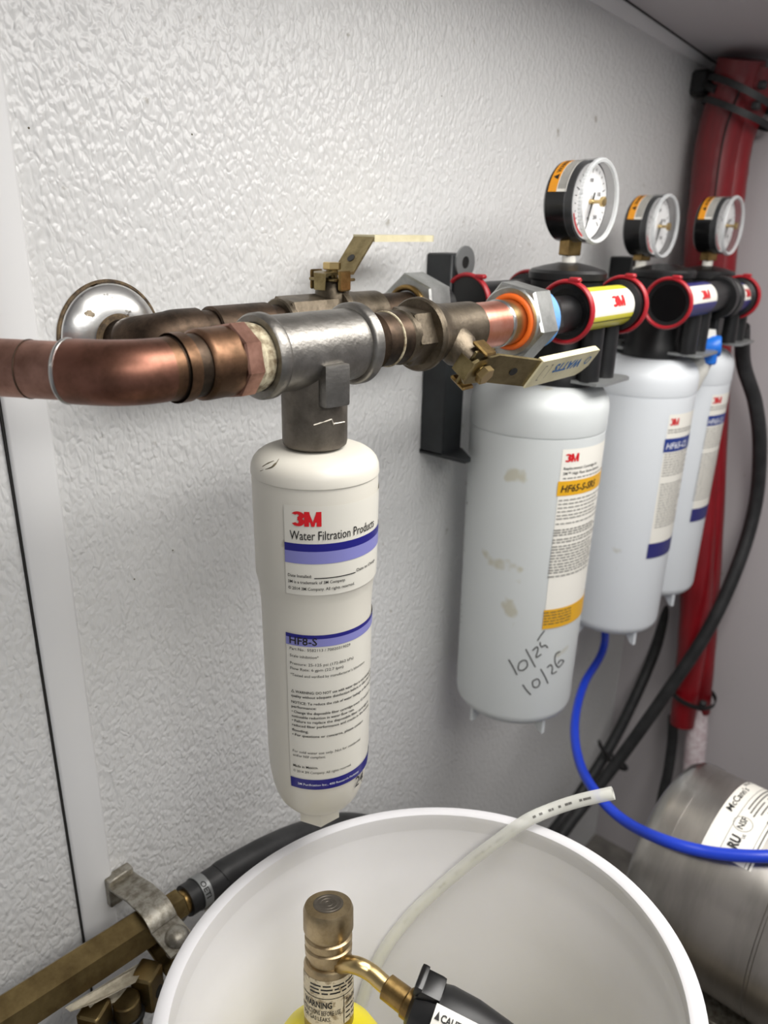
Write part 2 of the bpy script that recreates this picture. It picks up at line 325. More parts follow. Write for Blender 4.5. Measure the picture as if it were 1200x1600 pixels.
def textmap(s, cap, fn, width=None, bold=0.0, shear=0.0, xs=1.0):
    """fn(u, v) maps metres along / above the baseline to a point"""
    V, F = logo3m() if s == '3M' else glyphs(s, bold, shear); k = cap/0.70; kx = k*xs
    if width: kx = width/max(a for a, b in V)
    return [fn(a*kx, b*k) for a, b in V], F
def ctext(ax, rf, s, phi, z, cap, width=None, **kw):
    f = rf if callable(rf) else (lambda zz: rf)
    def fn(u, v):
        r = f(z+v); p = phi+u/r; return (ax[0]+r*math.cos(p), ax[1]+r*math.sin(p), z+v)
    return textmap(s, cap, fn, width, **kw)
def cdashes(ax, rf, phi0, phi1, z, h, fill=0.85):
    """one line of print too small to read: word-length strokes"""
    f = rf if callable(rf) else (lambda zz: rf); out = []; p = phi0; r = f(z)
    while p < phi1:
        L = random.uniform(0.0025, 0.0075)/r; q = min(p+L, phi1)
        out.append(cpatch(ax, f, p, q, z, z+h, n=2)); p = q+0.0012/r
    return out
def planefn(o, u, v):
    o = Vector(tuple(o)); u = Vector(u); v = Vector(v); return lambda a, b: o+u*a+v*b

FLOOR = -0.35
# ------------------------------------------------------------------ structure
def struct(name, g, m, parent=None, **kw):
    o = obj(name, g, m, parent, **kw)
    if parent is None: o['kind'] = 'structure'
    return o
CE = lambda X: 0.9966-0.0635*(X-1.196)
XEND = 1.205
struct('wall_back', box((0.2, 0.02, 0.34), (2.01, 0.04, 1.5)), 'frp', smooth=False)
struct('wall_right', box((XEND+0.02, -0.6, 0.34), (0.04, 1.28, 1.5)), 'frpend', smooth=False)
struct('floor', box((0.2, -0.6, FLOOR-0.02), (2.1, 1.3, 0.04)), 'floor', smooth=False)
cv = [Vector((x, y, CE(x)+d)) for d in (0, 0.03) for x, y in ((-0.8, 0.04), (XEND+0.04, 0.04), (XEND+0.04, -1.25), (-0.8, -1.25))]
struct('ceiling', (cv, [(0, 1, 2, 3), (7, 6, 5, 4), (0, 4, 5, 1), (1, 5, 6, 2), (2, 6, 7, 3), (3, 7, 4, 0)]), 'ceil', smooth=False)
# vertical joint cover: thin flat batten with rounded edges
pf = [(0.1872, 0), (0.1875, -0.0022), (0.1895, -0.0034), (0.2125, -0.0034), (0.2148, -0.0022), (0.2152, 0)]
nv = len(pf); tv = [Vector((a, b, z)) for z in (FLOOR, 1.06) for a, b in pf]
t1 = struct('trim_1', (tv, [(i, i+1, nv+i+1, nv+i) for i in range(nv-1)]+[tuple(range(nv)), tuple(range(nv, 2*nv))]), 'trimw', ang=60)
t1['label'] = 'smooth white vertical joint strip on textured wall panel'
obj('joint_line', box((0.1866, -0.0005, 0.35), (0.0014, 0.002, 1.4)), 'gap', t1, smooth=False)
# ceiling edge strip
tv = []
for x, lo in ((-0.7, 1.052), (0.839, 1.0038), (1.2, 0.9898)):
    hi = CE(x)+0.004
    tv += [Vector((x, 0, lo)), Vector((x, -0.003, lo)), Vector((x, -0.0085, (lo+hi)/2)), Vector((x, -0.012, hi)), Vector((x, 0, hi))]
tf = [(k*5+i, k*5+(i+1) % 5, (k+1)*5+(i+1) % 5, (k+1)*5+i) for k in range(2) for i in range(5)]+[(0, 1, 2, 3, 4), (14, 13, 12, 11, 10)]
t2 = struct('trim_2', (tv, tf), 'trimw'); t2['label'] = 'pale strip along the wall and ceiling joint'
obj('joint_line', tube([(-0.7, -0.0125, CE(-0.7)), (1.2, -0.0125, CE(1.2))], 0.0013, 6, smooth=False), 'gap', t2)
# ceiling lamp over the pipes, then the added fill lamp in a like housing
slope = Matrix.Rotation(math.atan(0.0635), 4, 'Y')
for LP, ln_l, lb_l in ((LAMP, 0.92, 'long flat white ceiling lamp above the pipe row'), (LAMP_FILL, 0.68, 'shorter flat white fill lamp added above the open floor')):
    t = thing('ceiling_lamp', lb_l, 'lamp', (LP[0], LP[1], CE(LP[0])-0.02))
    obj('housing', box((LP[0], LP[1], CE(LP[0])-0.006), (ln_l, 0.30, 0.012), 0.003, slope), 'trimw', t)
    obj('diffuser', box((LP[0], LP[1], CE(LP[0])-0.0125), (ln_l-0.04, 0.26, 0.004), 0.001, slope), 'lamp', t)
# dirt specks on wall
gr = []
for px, py in ((270, 860), (690, 150), (735, 800), (980, 290), (300, 210), (45, 200), (660, 730), (850, 320), (210, 905)):
    p = aty(px, py, 0); gr.append(lathe((p[0], 0.0002, p[2]), (0, -1, 0), [(0.0008, 0), (0.0005, 0.0004)], 8))
obj('wall_marks', gr, 'dirt', bpy.data.objects['wall_back'])['kind'] = 'stuff'

FY, FZ = -0.145, 0.714      # front pipe row
BY, BZ = -0.045, 0.714      # rear pipe row
fx = lambda px, r: xr(px, r, FY, FZ)
bx = lambda px, r: xr(px, r, BY, BZ)
def onrow(X, Y=FY, Z=FZ): return (X, Y, Z)
AX = (1, 0, 0)

# ------------------------------------------------------------------ wall flange
fc = aty(172, 530, 0)
FL = (0.2625, -0.0, 0.7085)
t = thing('escutcheon', 'pitted round chrome flange around the pipe at the wall', 'pipe flange', (FL[0], 0, FL[2]-0.034))
obj('plate', lathe(FL, (0, -1, 0), [(0.0345, 0), (0.0345, 0.0015), (0.0325, 0.004), (0.024, 0.008), (0.0165, 0.0105), (0.0145, 0.0105)], 64), 'chrome', t, ang=50)
obj('grime_ring', ringt((FL[0], -0.0006, FL[2]), (0, -1, 0), 0.0352, 0.0011, 64, 6), 'rust', t)
obj('collar', lathe(FL, (0, -1, 0), [(0.0152, 0.0100), (0.0162, 0.0108), (0.0152, 0.0125), (0.0142, 0.0125)], 40), 'rust', t)

# ------------------------------------------------------------------ rear supply pipe (out of the flange, along the wall)
t = thing('supply_pipe', 'dark tarnished copper pipe from chrome flange to rear valve', 'pipe', (FL[0], BY, BZ-0.015))
obj('wall_stub', cyl((FL[0], -0.004, FL[2]), (FL[0], BY+0.014, FL[2]), 0.0128), 'copperdark', t)
el = [(FL[0], BY+0.020, FL[2])]+[(FL[0]+0.02*(1-math.cos(a)), BY+0.018-0.02*math.sin(a)+0.002, BZ-0.005*(1-a/(math.pi/2))) for a in np.linspace(0.2, math.pi/2, 6)]
obj('elbow', tube(el+[(FL[0]+0.034, BY, BZ)], 0.0150, 24, 6), 'copperdark', t)
obj('straight', cyl((FL[0]+0.03, BY, BZ), (bx(470, 0.013), BY, BZ), 0.0130), 'copperdark', t)
obj('coupling', cyl((bx(352, 0.0155), BY, BZ), (bx(440, 0.0155), BY, BZ), 0.0152, bev=0.001), 'copperdark', t)

# ------------------------------------------------------------------ ball valve builder
def valve(tname, label, X0, X1, XC, Y, Z, alpha, gripm_text, stemL, hl, rise, wid, pipe_r, ring, lettering=False, m='bronze'):
    """body from X0 to X1 along the wall, stem at XC leaning alpha about the row, lever along +X"""
    t = thing(tname, label, 'ball valve', (XC, Y, Z-0.024))
    Rm = Matrix.Rotation(alpha, 3, 'X'); C = Vector((XC, Y, Z))
    def Lc(x, y, z): return C+Rm@Vector((x, y, z))
    L0, L1 = X0-XC, X1-XC
    rg = ring-XC
    obj('end_hex', hexp((X0, Y, Z), AX, 0.0192, ring-0.004-X0, 0.0012, 6, R(8)), m, t, ang=20)
    obj('end_collar', cyl((X0-0.004, Y, Z), (X0+0.003, Y, Z), 0.0172, bev=0.001), m, t)
    obj('body', lathe((XC, Y, Z), AX, [(0.0165, rg-0.0055), (0.0226, rg-0.0055), (0.0236, rg-0.0040), (0.0236, rg-0.0012), (0.0228, rg), (0.0205, rg+0.004), (0.0192, rg+0.012), (0.0180, rg+0.020), (0.0178, L1), (0.0150, L1)], 48), m, t, ang=30)
    obj('bonnet', [lathe(Lc(0, 0, 0.012), Rm@Vector((0, 0, 1)), [(0.013, 0), (0.0125, 0.008), (0.0105, 0.011), (0.0105, stemL-0.018), (0.009, stemL-0.017)], 24)], m, t)
    obj('stem', cyl(Lc(0, 0, stemL-0.018), Lc(0, 0, stemL+0.006), 0.0042, seg=16), 'handle', t)
    obj('stem_nut', hexp(Lc(0, 0, stemL+0.0012), Rm@Vector((0, 0, 1)), 0.0068, 0.0052, 0.0006), 'brasslt', t, ang=20)
    # lever: stamped strip with a turned-down stop at the pivot, raised offset, grip
    lev = thing_part = None
    w2 = wid/2; th = 0.0022
    prof = [(-0.013, -0.0105), (-0.0125, -0.001), (-0.010, 0.0), (0.012, 0.0), (hl[0], rise), (hl[0]+0.004, rise+0.0006)]
    def strip(pr, ws, th):
        V = []; F = []
        for k, ((x, z), ww) in enumerate(zip(pr, ws)):
            V += [Lc(x, -ww, stemL+z), Lc(x, ww, stemL+z), Lc(x, ww, stemL+z-th), Lc(x, -ww, stemL+z-th)]
        for k in range(len(pr)-1):
            for i in range(4): F.append((k*4+i, k*4+(i+1) % 4, (k+1)*4+(i+1) % 4, (k+1)*4+i))
        F.append((3, 2, 1, 0)); n = len(pr)-1; F.append((n*4, n*4+1, n*4+2, n*4+3)); return V, F
    lev = obj('lever', [strip(prof, [w2*0.55, w2*0.6, w2*0.85, w2, w2, w2], th)], 'handle', t, ang=25)
    d = Vector((hl[0]-0.012, 0, rise)).normalized(); nn = Vector((-d.z, 0, d.x))
    hc = Vector((0.012, 0, stemL))+d*((hl[0]-0.012)*0.55)
    obj('hole', lathe(C+Rm@(hc-nn*0.0026), Rm@nn, [(0.0032, 0), (0.0032, 0.0030)], 16), 'ink', lev)
    for s in (-1, 1): obj('stop_tab', box(Lc(-0.002, s*0.0145, stemL-0.006), (0.012, 0.0028, 0.014), 0.001, Rm.to_4x4()), 'brass', t, ang=25)
    obj('packing_plate', box(Lc(0, 0, stemL-0.0055), (0.022, 0.027, 0.0022), 0.0006, Rm.to_4x4()), 'handle', t, ang=25)
    g0, g1 = hl
    gl = g1-g0
    pr = [(0, -w2-0.0005), (gl*0.86, -w2-0.0005), (gl*0.95, -w2*0.75), (gl, -w2*0.35), (gl, w2*0.7), (gl*0.985, w2), (gl*0.93, w2+0.0005), (0, w2+0.0005)]
    gz = stemL+rise-0.0034
    gp = obj('grip', plate(pr, Lc(g0, 0, gz), Rm@Vector((1, 0, 0)), Rm@Vector((0, 1, 0)), 0.0048), 'cream', t, ang=30)
    if lettering:
        top = gz+0.0050
        fn = planefn(Lc(g0+gl*0.76, w2*0.52, top), Rm@Vector((-1, 0, 0)), Rm@Vector((0, -1, 0)))
        obj('lettering', [textmap('WATTS', 0.0078, lambda a, b: fn(a, b), gl*0.46, bold=0.035)], 'blueink', gp)
        fr = []
        for (a0, a1, b0, b1) in ((0.10, 0.105, -0.5, 0.6), (0.22, 0.225, -0.5, 0.6), (0.10, 0.13, 0.55, 0.62), (0.195, 0.225, 0.55, 0.62), (0.10, 0.13, -0.56, -0.5)):
            q = planefn(Lc(g0, 0, top), Rm@Vector((1, 0, 0)), Rm@Vector((0, 1, 0)))
            fr.append(([q(gl*a0, w2*b0), q(gl*a1, w2*b0), q(gl*a1, w2*b1), q(gl*a0, w2*b1)], [(0, 1, 2, 3)]))
        obj('print_arrow', fr, 'grey', gp)
        q = planefn(Lc(g0+gl*0.88, 0, top), Rm@Vector((1, 0, 0)), Rm@Vector((0, 1, 0)))
        obj('print_seal', [([q(0.0038*math.cos(a)*s, w2*0.25+0.0038*math.sin(a)*s) for s in (1, 0.72) for a in np.linspace(0, 2*math.pi, 17)[:-1]], [(i, (i+1) % 16, 16+(i+1) % 16, 16+i) for i in range(16)])], 'blueink', gp)
    return t
# rear valve, stem up
XB = xr(522+12, 0.0, BY, BZ+0.05)
XB = 0.4185
valve('ball_valve', 'tarnished bronze ball valve with upright stem and plain cream lever', bx(470, 0.0195), bx(612, 0.018), XB, BY, BZ, 0.0, '', 0.0335, (0.034, 0.114), 0.024, 0.021, 0.013, bx(560, 0.0236))
# rear stub, union and inlet to the manifold
t = thing('rear_union', 'dull zinc union nut on brown copper stub behind front valve', 'pipe union', (bx(650, 0.0295), BY, BZ-0.03))
xa, xb_ = bx(680, 0.0295), bx(712, 0.0295)
obj('copper_stub', cyl((bx(606, 0.015), BY, BZ), (xa+0.004, BY, BZ), 0.0150), 'copperdark', t)
obj('gasket', ringt((xa-0.0008, BY, BZ), AX, 0.0185, 0.0024), 'brass', t)
obj('nut', hexp((xa, BY, BZ), AX, 0.0300, xb_-xa, 0.0016, 6, R(20)), 'zinc', t, ang=20)
obj('tail', cyl((xb_-0.001, BY, BZ), (xb_+0.016, BY, BZ), 0.0195), 'black', t)

# ------------------------------------------------------------------ front copper pipe with elbow
XE = xr(150+14, 0.0, FY, FZ); XE = 0.187
t = thing('copper_pipe', 'reddish copper pipe with elbow entering from the left edge', 'pipe', (XE, FY, FZ-0.017))
d45 = Vector((-0.52, 0.85, 0.0)).normalized()
E0 = Vector((XE, FY, FZ))
arc = []
Rb = 0.030; half = math.acos(max(-1, min(1, d45.dot(Vector((-1, 0, 0))))))/2
tl = Rb*math.tan(half)
p0 = E0+d45*tl; p1 = E0+Vector((1, 0, 0))*tl; bis = (d45+Vector((1, 0, 0))).normalized(); cc = E0+bis*(Rb/math.cos(half))
for k in range(9):
    s = k/8; q = ((p0-cc)*(1-s)+(p1-cc)*s).normalized()*Rb+cc; arc.append(q)
xe1 = fx(310, 0.0166)
obj('inlet_tube', cyl(p0+d45*0.012, p0+d45*0.25, 0.0134), 'copperpink', t)
obj('seam_line', ringt(p0+d45*0.032, d45, 0.0134, 0.0004, 40, 6), 'copperdark', t)
obj('inlet_cup', lathe(p0+d45*0.001, d45, [(0.0150, -0.002), (0.0150, 0.008), (0.0146, 0.0125), (0.0135, 0.0135)], 40), 'copper', t)
obj('solder_ring', ringt(p0+d45*0.0128, d45, 0.0142, 0.0012, 40, 8), 'solder', t)
obj('elbow_bend', tube(arc, 0.0150, 40, 3), 'copper', t)
obj('outlet_cup', lathe((p1.x-0.001, FY, FZ), AX, [(0.0149, 0), (0.0152, 0.008), (0.0167, 0.013), (0.0167, xe1-p1.x-0.002), (0.0162, xe1-p1.x), (0.0150, xe1-p1.x+0.001)], 48), 'copperbrown', t)
obj('seam_line', ringt((xe1+0.0006, FY, FZ), AX, 0.0158, 0.0009, 40, 6), 'copperdark', t)
obj('outlet_tube', cyl((xe1-0.004, FY, FZ), (fx(350, 0.0156), FY, FZ), 0.0154), 'copperdark', t)
xe2 = fx(344, 0.0176); xe3 = fx(392, 0.0176)
obj('adapter_cup', lathe((xe2, FY, FZ), AX, [(0.0160, -0.0015), (0.0174, 0), (0.0176, 0.002), (0.0176, xe3-xe2-0.001), (0.0165, xe3-xe2)], 48), 'copperbrown', t)
xe4 = fx(416, 0.0188)
obj('adapter_hex', hexp((xe3-0.002, FY, FZ), AX, 0.0196, xe4-xe3+0.002, 0.0010, 8, R(12)), 'copperpink', t, ang=20)
obj('thread_dope', lathe((xe4-0.001, FY, FZ), AX, [(0.0180, 0), (0.0186, 0.002), (0.0178, 0.004), (0.0182, 0.006), (0.0172, 0.010)], 40), 'tape', t)

# ------------------------------------------------------------------ tee and first filter
F1 = (0.303, FY)
x0 = fx(443, 0.0226); x1 = fx(461, 0.0226); x2 = fx(591, 0.0238); x3 = fx(605, 0.0238)
T = thing('pipe_tee', 'cast steel pipe tee carrying the slim filter below', 'pipe tee', (F1[0], FY, 0.655))
obj('body', lathe((x1-0.002, FY, FZ), AX, [(0.0206, 0), (0.0206, x2-x1+0.004)], 56), 'steel', T)
obj('collar', lathe((x0, FY, FZ), AX, [(0.0172, 0.0035), (0.0180, 0.0002), (0.0214, 0), (0.0226, 0.0016), (0.0227, x1-x0-0.002), (0.0216, x1-x0), (0.0204, x1-x0+0.0006)], 56), 'steel', T)
obj('collar', lathe((x2, FY, FZ), AX, [(0.0204, -0.0006), (0.0226, 0), (0.0238, 0.0016), (0.0238, x3-x2-0.0014), (0.0226, x3-x2), (0.0170, x3-x2+0.0003)], 56), 'steel', T)
zl = znear(708, F1, 0.0188)
obj('branch', lathe((F1[0], FY, zl), (0, 0, 1), [(0.0170, 0), (0.0186, 0.0012), (0.0190, 0.003), (0.0190, FZ-zl-0.004)], 48), 'steeldk', T)
php, zp = surf(523, 602, F1, 0.0205)
bd = Vector((math.cos(php), math.sin(php), 0))
obj('boss', box((F1[0]+bd.x*0.0185, FY+bd.y*0.0185, zp), (0.011, 0.0165, 0.0235), 0.0022, Matrix.Rotation(php, 4, 'Z'), 2), 'steel', T)
sc = []
for (a, b) in (((490, 664), (518, 655)), ((518, 655), (521, 664)), ((521, 662), (538, 659))):
    q = []
    for px, py in (a, b):
        p, z = surf(px, py, F1, 0.0192); q.append((F1[0]+0.0194*math.cos(p), FY+0.0194*math.sin(p), z))
    sc.append(tube(q, 0.0004, 6, smooth=False))
obj('scratch_mark', sc, 'scratch', T)
# nipple between tee and front valve
xn1 = fx(640, 0.0164)
t = thing('pipe_nipple', 'short threaded brown nipple between tee and front valve', 'pipe nipple', (x3+0.01, FY, FZ-0.017))
obj('thread', [lathe((x3-0.002, FY, FZ), AX, sum([[(0.0176-0.00004*i, 0.0016*i), (0.0166-0.00004*i, 0.0016*i+0.0008)] for i in range(10)], []), 40)], 'copperdark', t, ang=60)
obj('barrel', cyl((x3+0.008, FY, FZ), (fx(665, 0.0164), FY, FZ), 0.0163), 'copperdark', t)
obj('solder_ring', ringt((xn1-0.004, FY, FZ), AX, 0.0163, 0.0009, 40, 8), 'tape', t)
# front valve
XF = 0.4220
valve('ball_valve', 'bronze ball valve with blue lettered cream lever pointing outwards', fx(663, 0.0195), fx(766, 0.0181), XF, FY, FZ, R(124), 'WATTS', 0.040, (0.050, 0.136), 0.012, 0.0235, 0.0165, fx(703, 0.0236), lettering=True)
# union on the front row
xs0 = fx(760, 0.0165); xs1 = fx(806, 0.0165); xn0 = fx(836, 0.0195); xn_a = fx(850, 0.0295); xn_b = fx(872, 0.0275)
t = thing('front_union', 'large grey hex union nut with orange gasket on copper stub', 'pipe union', (xn_a, FY, FZ-0.03))
obj('copper_stub', cyl((xs0-0.003, FY, FZ), (xs1, FY, FZ), 0.0163), 'copperclean', t)
obj('solder_ring', ringt((xs1, FY, FZ), AX, 0.0160, 0.0013, 40, 8, 1.8), 'solder', t)
obj('tail_piece', cyl((xs1, FY, FZ), (xn0+0.008, FY, FZ), 0.0166), 'brasslt', t)
obj('gasket', ringt((xn_a-0.0002, FY, FZ), AX, 0.0186, 0.0022, 48, 10, 0.8), 'orange', t)
obj('nut', [lathe((xn_a, FY, FZ), AX, [(0.0205, 0.006), (0.0208, 0), (0.0245, -0.0014), (0.0262, 0.0008)], 48), hexp((xn_a, FY, FZ), AX, 0.0300, xn_b-xn_a, 0.0018, 6, R(10))], 'zinc', t, ang=20)
obj('thread_tape', lathe((xn_b-0.002, FY, FZ), AX, sum([[(0.0232, 0.0014*i), (0.0226, 0.0014*i+0.0007)] for i in range(11)], []), 40), 'bluetape', t)
xh = xn_b+0.0125
obj('adapter_tail', cyl((xh, FY, FZ), (xr(929, 0.0262, FY, FZ)+0.004, FY, FZ), 0.0150), 'black', t)
obj('adapter_hex', hexp((xh, FY, FZ), AX, 0.0205, 0.013, 0.001, 6, R(15)), 'black', t, ang=20)

# filter 1: slim stepped cartridge
zt = znear(716, F1, 0.0215); ze = znear(766, F1, 0.0381)
z_a = znear(928, F1, 0.0372); z_b = znear(944, F1, 0.0355); z_c = znear(1202, F1, 0.0338); z_d = znear(1240, F1, 0.0285); z_e = znear(1264, F1, 0.014); z_f = znear(1291, F1, 0.0135)
pr = [(0.0, zt+0.001), (0.0200, zt+0.001)]
for k in range(8):
    a = k/7*math.pi/2; pr.append((0.0215+(0.0381-0.0215)*math.sin(a)**0.9, ze+0.0008+(zt-ze)*math.cos(a)**0.8))
pr += [(0.0381, ze), (0.0374, ze-0.0006), (0.0376, ze-0.004), (0.0372, z_a), (0.0369, z_a-0.0012), (0.0358, z_b+0.001), (0.0355, z_b-0.001), (0.0349, z_b-0.010), (0.0347, z_b-0.014), (0.0338, z_c)]
for k in range(1, 9):
    a = k/8*math.pi/2; pr.append((0.0130+(0.0338-0.0130)*max(math.cos(a), 0.0)**0.62, z_c-(z_c-z_e)*math.sin(a)**0.9))
f1t = thing('filter_cartridge', 'slim cream filter cartridge hanging under the tee, navy bands', 'water filter', (F1[0], F1[1], z_f))
prd = [(r_, z_) for r_, z_ in pr]
sh = obj('shell', lathe((F1[0], F1[1], 0), (0, 0, 1), prd[1:], 72), 'white1', f1t, ang=28)
obj('drain_hex', hexp((F1[0], F1[1], z_f), (0, 0, 1), 0.0155, z_e-z_f+0.003, 0.001, 6, R(20)), 'white1', f1t, ang=20)
rp = sorted([(z_, r_) for r_, z_ in pr[2:]]); zs_ = [a for a, b in rp]; rs_ = [b for a, b in rp]
rf1 = lambda off: (lambda z: float(np.interp(z, zs_, rs_))+off)
def P1(px, py): return surf(px, py, F1, 0.0373)
def P2(px, py): return surf(px, py, F1, 0.0342)
phi0, zA1 = P1(444, 787); _, zA0 = P1(447, 926)
la = obj('label', cpatch(F1, rf1(0.0005), phi0, phi0+R(150), zA0, zA1, 72, 6), 'label', f1t)
def zl1(py, px=447): return P1(px, py)[1]
obj('band', cpatch(F1, rf1(0.0007), phi0, phi0+R(150), zl1(858), zl1(846), 60), 'navy', la)
obj('band', cpatch(F1, rf1(0.0007), phi0, phi0+R(150), zl1(877), zl1(858), 60), 'lilac', la)
pt = P1(456, 820)[0]
W1 = lambda a, b: (P1(b, 840)[0]-P1(a, 840)[0])*0.0375
obj('lettering', ctext(F1, rf1(0.0009), '3M', pt, zl1(820, 456), zl1(797, 456)-zl1(820, 456), W1(456, 503), bold=0.045), 'redink', la)
obj('lettering', ctext(F1, rf1(0.0009), 'Water Filtration Products', P1(454, 840)[0], zl1(841, 455), zl1(827, 455)-zl1(841, 455), W1(454, 582.5), bold=0.004), 'ink', la)
zz = [ctext(F1, rf1(0.0009), s, P1(451, 900)[0], zl1(y, 451), 0.0019, w_, bold=0.008) for s, y, w_ in (('Date Installed:', 899, W1(451, 489)), ('3M is a trademark of 3M Company.', 908.5, W1(451, 542)), ('\u00a9 2014 3M Company. All rights reserved.', 918.5, W1(451, 556)))]
zz.append(ctext(F1, rf1(0.0009), 'Date to Change', P1(556, 889)[0], zl1(899, 451), 0.0019, 0.019, bold=0.008))
zz.append(cpatch(F1, rf1(0.0009), P1(491, 900)[0], P1(554, 895)[0], zl1(900.5, 451), zl1(899, 451)))
obj('lettering', zz, 'ink', la)
phb, zB1 = P2(448, 986); _, zB0 = P2(458, 1229)
lb = obj('label', cpatch(F1, rf1(0.0005), phb, phb+R(150), zB0, zB1, 60, 8), 'label', f1t)
def zl2(py, px=452): return P2(px, py)[1]
obj('band', cpatch(F1, rf1(0.0007), phb, phb+R(150), zl2(993), zB1, 60), 'navy', lb)
obj('band', cpatch(F1, rf1(0.0007), phb, phb+R(150), zl2(1005), zl2(993), 60), 'lilac', lb)
obj('band', cpatch(F1, rf1(0.0007), phb, phb+R(150), zB0, zl2(1214, 460), 60), 'navy', lb)
ph2 = P2(454, 1002)[0]
W2 = lambda a, b: (P2(b, 1100)[0]-P2(a, 1100)[0])*0.0343
obj('lettering', ctext(F1, rf1(0.0009), 'HF8-S', ph2, zl2(1003, 454), zl2(991.5, 454)-zl2(1003, 454), 0.0172, bold=0.012), 'ink', lb)
ls = [('Part No.: 5582113 / 70020319029', 1013, 0.0385, 0), ('Scale inhibition*', 1024, 0.0180, 0), ('Pressure: 25-125 psi (172-862 kPa)', 1036, 0.0410, 0), ('Flow Rate: 6 gpm (22.7 lpm)', 1044, 0.0335, 0), ('*Tested and verified by manufacturer\u2019s laboratory', 1054, 0.0520, 0),
      ('\u25b3 WARNING: DO NOT use with water that is microbiologically', 1080, 0.0640, 1), ('quality without adequate disinfection before or after the system', 1087, 0.0660, 1), ('NOTICE: To reduce the risk of water leakage or flooding and to', 1097, 0.0680, 1), ('performance:', 1104, 0.0160, 1),
      ('\u2022 Change the disposable filter cartridge every 12 months or', 1112, 0.0620, 1), ('   noticeable reduction in water flow rate.', 1119, 0.0420, 1), ('\u2022 Failure to replace the disposable filter cartridge at', 1126, 0.0590, 1), ('   reduced filter performance and cracks in the housing', 1133, 0.0600, 1), ('   flooding.', 1141, 0.0110, 1), ('\u2022 For questions or concerns, please contact', 1148, 0.0510, 1),
      ('For cold water use only. Not for residential', 1174, 0.0480, 0), ('and/or NSF compliant.', 1180.5, 0.0215, 0), ('Made in Mexico.', 1197, 0.0165, 1), ('\u00a9 2014 3M Company. All rights reserved.', 1205, 0.0395, 0)]
obj('lettering', [ctext(F1, rf1(0.0009), s, ph2, zl2(y, 455+8*(y-1003)/220), 0.0019, w_, bold=0.012 if bo else 0.0) for s, y, w_, bo in ls], 'ink', lb)
obj('lettering', ctext(F1, rf1(0.0010), '3M Purification Inc., 400 Research Parkway', ph2+0.08, zl2(1225, 466), 0.0018, 0.044, bold=0.004), 'whiteink', lb)
obj('lettering', [ctext(F1, rf1(0.0011), '24', P2(556, 1212)[0], zl2(1224, 556)-0.004, 0.009, 0.009, bold=0.01)], 'marker', lb)
# crack marks on the shoulder
cr_ = []
for pts in ([(407, 736), (422, 731), (430, 726), (436, 717)], [(410, 729), (419, 724), (428, 720)], [(425, 729), (433, 722)]):
    q = []
    for px, py in pts:
        r = 0.0345
        best = None
        for i in range(60):
            rr = 0.022+(0.038-0.022)*i/59
            try: p, z = surf(px, py, F1, rr)
            except Exception: continue
            e = abs(float(np.interp(z, zs_, rs_))-rr)
            if z > ze-0.001 and (best is None or e < best[0]): best = (e, p, z, rr)
        e, p, z, rr = best; q.append((F1[0]+(rr+0.0001)*math.cos(p), F1[1]+(rr+0.0001)*math.sin(p), z))
    cr_.append(tube(q, [0.0002, 0.0005, 0.0002], 6, 5))
obj('crack_mark', cr_, 'dirt', f1t)

# ------------------------------------------------------------------ manifold heads with cartridges and gauges
HX = [0.665, 0.905, 1.04]
HYc = [-0.104, -0.098, -0.098]     # head axis
CYc = [-0.087, -0.090, -0.090]     # cartridge axis
RZ = [0.7155, 0.7105, 0.7055]      # barrel height
RR = 0.0262
rxa = [xr(929, RR, FY, RZ[0]), xr(1013, RR, FY, RZ[0]), xr(1083, RR, FY, RZ[1]), xr(1189, RR, FY, RZ[2])]
HL = ['black filter head with yellow striped sleeve beside the union nut', 'black filter head with navy sleeve and open socket end', 'black filter head with navy sleeve nearest the end wall']
spans = [(rxa[0], rxa[1]), (rxa[2], 0.962), (0.975, rxa[3])]
labs = [(xr(929, 0.0178, FY, RZ[0]), xr(994, 0.0178, FY, RZ[0])), (xr(1078, 0.0178, FY, RZ[1]), xr(1121, 0.0178, FY, RZ[1])), (xr(1148, 0.0178, FY, RZ[2]), xr(1179, 0.0178, FY, RZ[2]))]
ztop = [zax(410, HX[0], HYc[0]), zax(412, HX[1], HYc[1]), zax(415, HX[2], HYc[2])]
